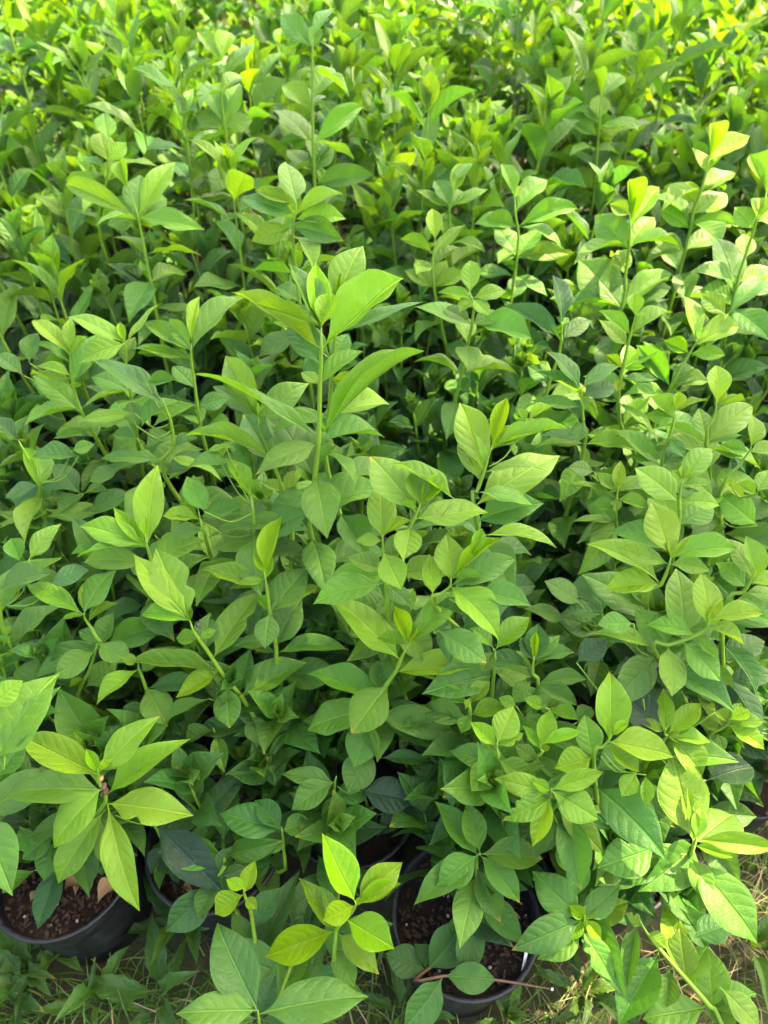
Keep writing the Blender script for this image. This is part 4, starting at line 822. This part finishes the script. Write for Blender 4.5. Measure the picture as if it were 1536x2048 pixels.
def weed(px, py, n, L, label, seed, grp=None):
    r = random.Random(seed); c = at_h(px, py, 0.012); o = empty('weed', c); tag(o, label, 'weed', grp)
    for k in range(n):
        az = 6.28 * k / n + r.uniform(-.3, .3); el = R(r.uniform(12, 62)); l = L * r.uniform(.7, 1.15)
        dr = Vector((math.cos(az) * math.cos(el), math.sin(az) * math.cos(el), math.sin(el)))
        place_leaf(o, c, c + dr * .004, c + dr * l, l * r.uniform(.19, .27), Vector((0, 0, 1)), r.uniform(.35, .95), r.uniform(-20, 20), r.choice(LM_WEED), 0.0, r)
weed(70, 1965, 9, .11, 'broad leaved weed in the grass under the open pot', 1)
weed(150, 1905, 7, .10, 'upright weed touching the front of the open pot', 2)
weed(30, 2020, 7, .10, 'weed at the bottom left corner of the grass', 3)
weed(205, 2010, 6, .09, 'small weed with one rounded leaf in the matted grass', 4)
weed(380, 1855, 7, .15, 'long leaved dandelion weed lying between the two pots and the grey-green leaves', 5)
weed(330, 1990, 6, .12, 'weed flattened in the dead grass beside the grey-green leaves', 6)
weed(800, 2030, 6, .09, 'weed by the front of the pot with the cut twig', 7)
weed(1010, 2040, 6, .08, 'ragged weed sprouting against the pot with the cut twig', 8)
weed(1160, 1985, 7, .10, 'shaded weed in the straw under the yellow-green rosette', 9)
weed(1500, 1900, 6, .12, 'weed in the dry straw near the right border', 10)
weed(1490, 1560, 8, .13, 'weed in the open straw behind the spoon shaped leaf', 11)
weed(1515, 1330, 6, .12, 'weed half hidden at the edge of the dark leaves', 12)

def dead_leaf(p, L, az, label, grp, sd):
    r = random.Random(sd)
    me = leaf_mesh('dead_leaf', 500 + sd, M_DEAD, arch=r.uniform(.15, .35), fold=r.uniform(.5, 1.0), wave=.06, twist=r.uniform(-.9, .9), hook=1.0)
    a = Vector((math.cos(az), math.sin(az), r.uniform(-.02, .1))).normalized(); b = a.cross(Vector((0, 0, 1))).normalized(); n = b.cross(a); wd = L * .42
    M = Matrix(((b.x * wd, a.x * L, n.x * L, p.x), (b.y * wd, a.y * L, n.y * L, p.y), (b.z * wd, a.z * L, n.z * L, p.z), (0, 0, 0, 1)))
    tag(link('dead_leaf', me, None, M), label, 'dead leaf', grp)
for k, (px, py, L, az, lb) in enumerate((
    (128, 1778, .045, .1, 'curled olive-brown dead leaf lying in the middle of the bark soil'), (150, 1792, .03, 1.2, 'narrow pale brown dead leaf standing on the bark soil'),
    (195, 1808, .055, .7, 'long tan dead leaf against the rim of the open pot'), (60, 1805, .025, .9, 'crumpled rusty dead leaf on the bark soil'),
    (95, 1815, .035, 2.6, 'orange-brown dead leaf scraps near the front of the bark soil'), (365, 1773, .032, -.6, 'small pinkish dead leaf on the soil of the half hidden pot'),
    (1000, 1850, .04, .3, 'tan dead leaf on the soil behind the cut twig'), (965, 1860, .035, 2.2, 'yellowish dead leaf curled at the back of the pot with the cut twig'))):
    q = at_h(px, py, .192); dead_leaf(q, L * .8, az, lb, None, k)
for k in range(14):
    x, y_ = GR.uniform(.45, .85), GR.uniform(.0, .6)
    if free(x, y_, .02): dead_leaf(Vector((x, y_, .012)), GR.uniform(.03, .06), GR.uniform(0, 6.28), 'pale dead leaf fallen on the straw right of the pots', 'dead leaves fallen on the straw', 20 + k)
# white label stub in the soil of the middle pot
q = at_h(1048, 1925, .185); bm = bmesh.new(); bmesh.ops.create_cube(bm, size=1.0)
for v in bm.verts: v.co = Vector((v.co.x * .006, v.co.y * .0012, v.co.z * .03))
bmesh.ops.bevel(bm, geom=bm.edges[:], offset=.0004, segments=1, affect='EDGES')
me = bpy.data.meshes.new('plant_tag'); bm.to_mesh(me); bm.free(); me.materials.append(M_TAG)
o = link('plant_tag', me); o.location = q + Vector((0, 0, .008)); o.rotation_euler = (R(-35), R(30), R(20)); tag(o, 'blank white plastic plant tag stuck in the soil by the cut twig', 'plant tag')

# ------------------------------------------------------------------ sunlit bushes far behind
def bush(x, y_, s, sd, label, grp):
    r = random.Random(sd); o = empty('bush', (x, y_, 0)); tag(o, label, 'bush', grp); V, F, T = [], [], []
    for _ in range(2600):
        d = Vector((r.gauss(0, 1), r.gauss(0, 1), r.gauss(0, 1))).normalized() * (r.random() ** .4)
        d *= 1 + .35 * mnoise.noise(d * 2.3 + Vector((sd, 0, 0)))
        p = Vector((d.x * s, d.y * s * .8, s * .75 + d.z * s * .8))
        if p.z < .05: continue
        nn = Vector((r.gauss(0, 1), r.gauss(0, 1), r.gauss(0, 1) + .8)).normalized(); t = Matrix.Rotation(r.uniform(0, 6.28), 3, nn) @ nn.orthogonal().normalized(); b = nn.cross(t); q = r.uniform(.04, .075); k = len(V)
        V += [p - t * q, p + b * q * .5, p + t * q, p - b * q * .5]; T += [r.uniform(.25, .8)] * 4; F.append((k, k + 1, k + 2, k + 3))
    link('crown', mesh('crown', V, F, M_GRASS, False, {'tone': T}), o)
    for k in range(4):
        a = r.uniform(0, 6.28); e = Vector((math.cos(a) * s * .5, math.sin(a) * s * .4, s * 1.1))
        bp = curve_pts([Vector((0, 0, -.03)), e * .4, e], .15); link('trunk', tube(bp, [.025 - .018 * i / len(bp) for i in range(len(bp))], [1] * len(bp), 6, 'trunk', M_WOOD), o)
for k in range(11):
    bush(-5.6 + k * 1.12 + GR.uniform(-.2, .2), 7.4 + (k % 3) * .7, GR.uniform(.8, 1.15), 40 + k, 'sunny bush beyond the last pots', 'sunny bushes beyond the last pots')
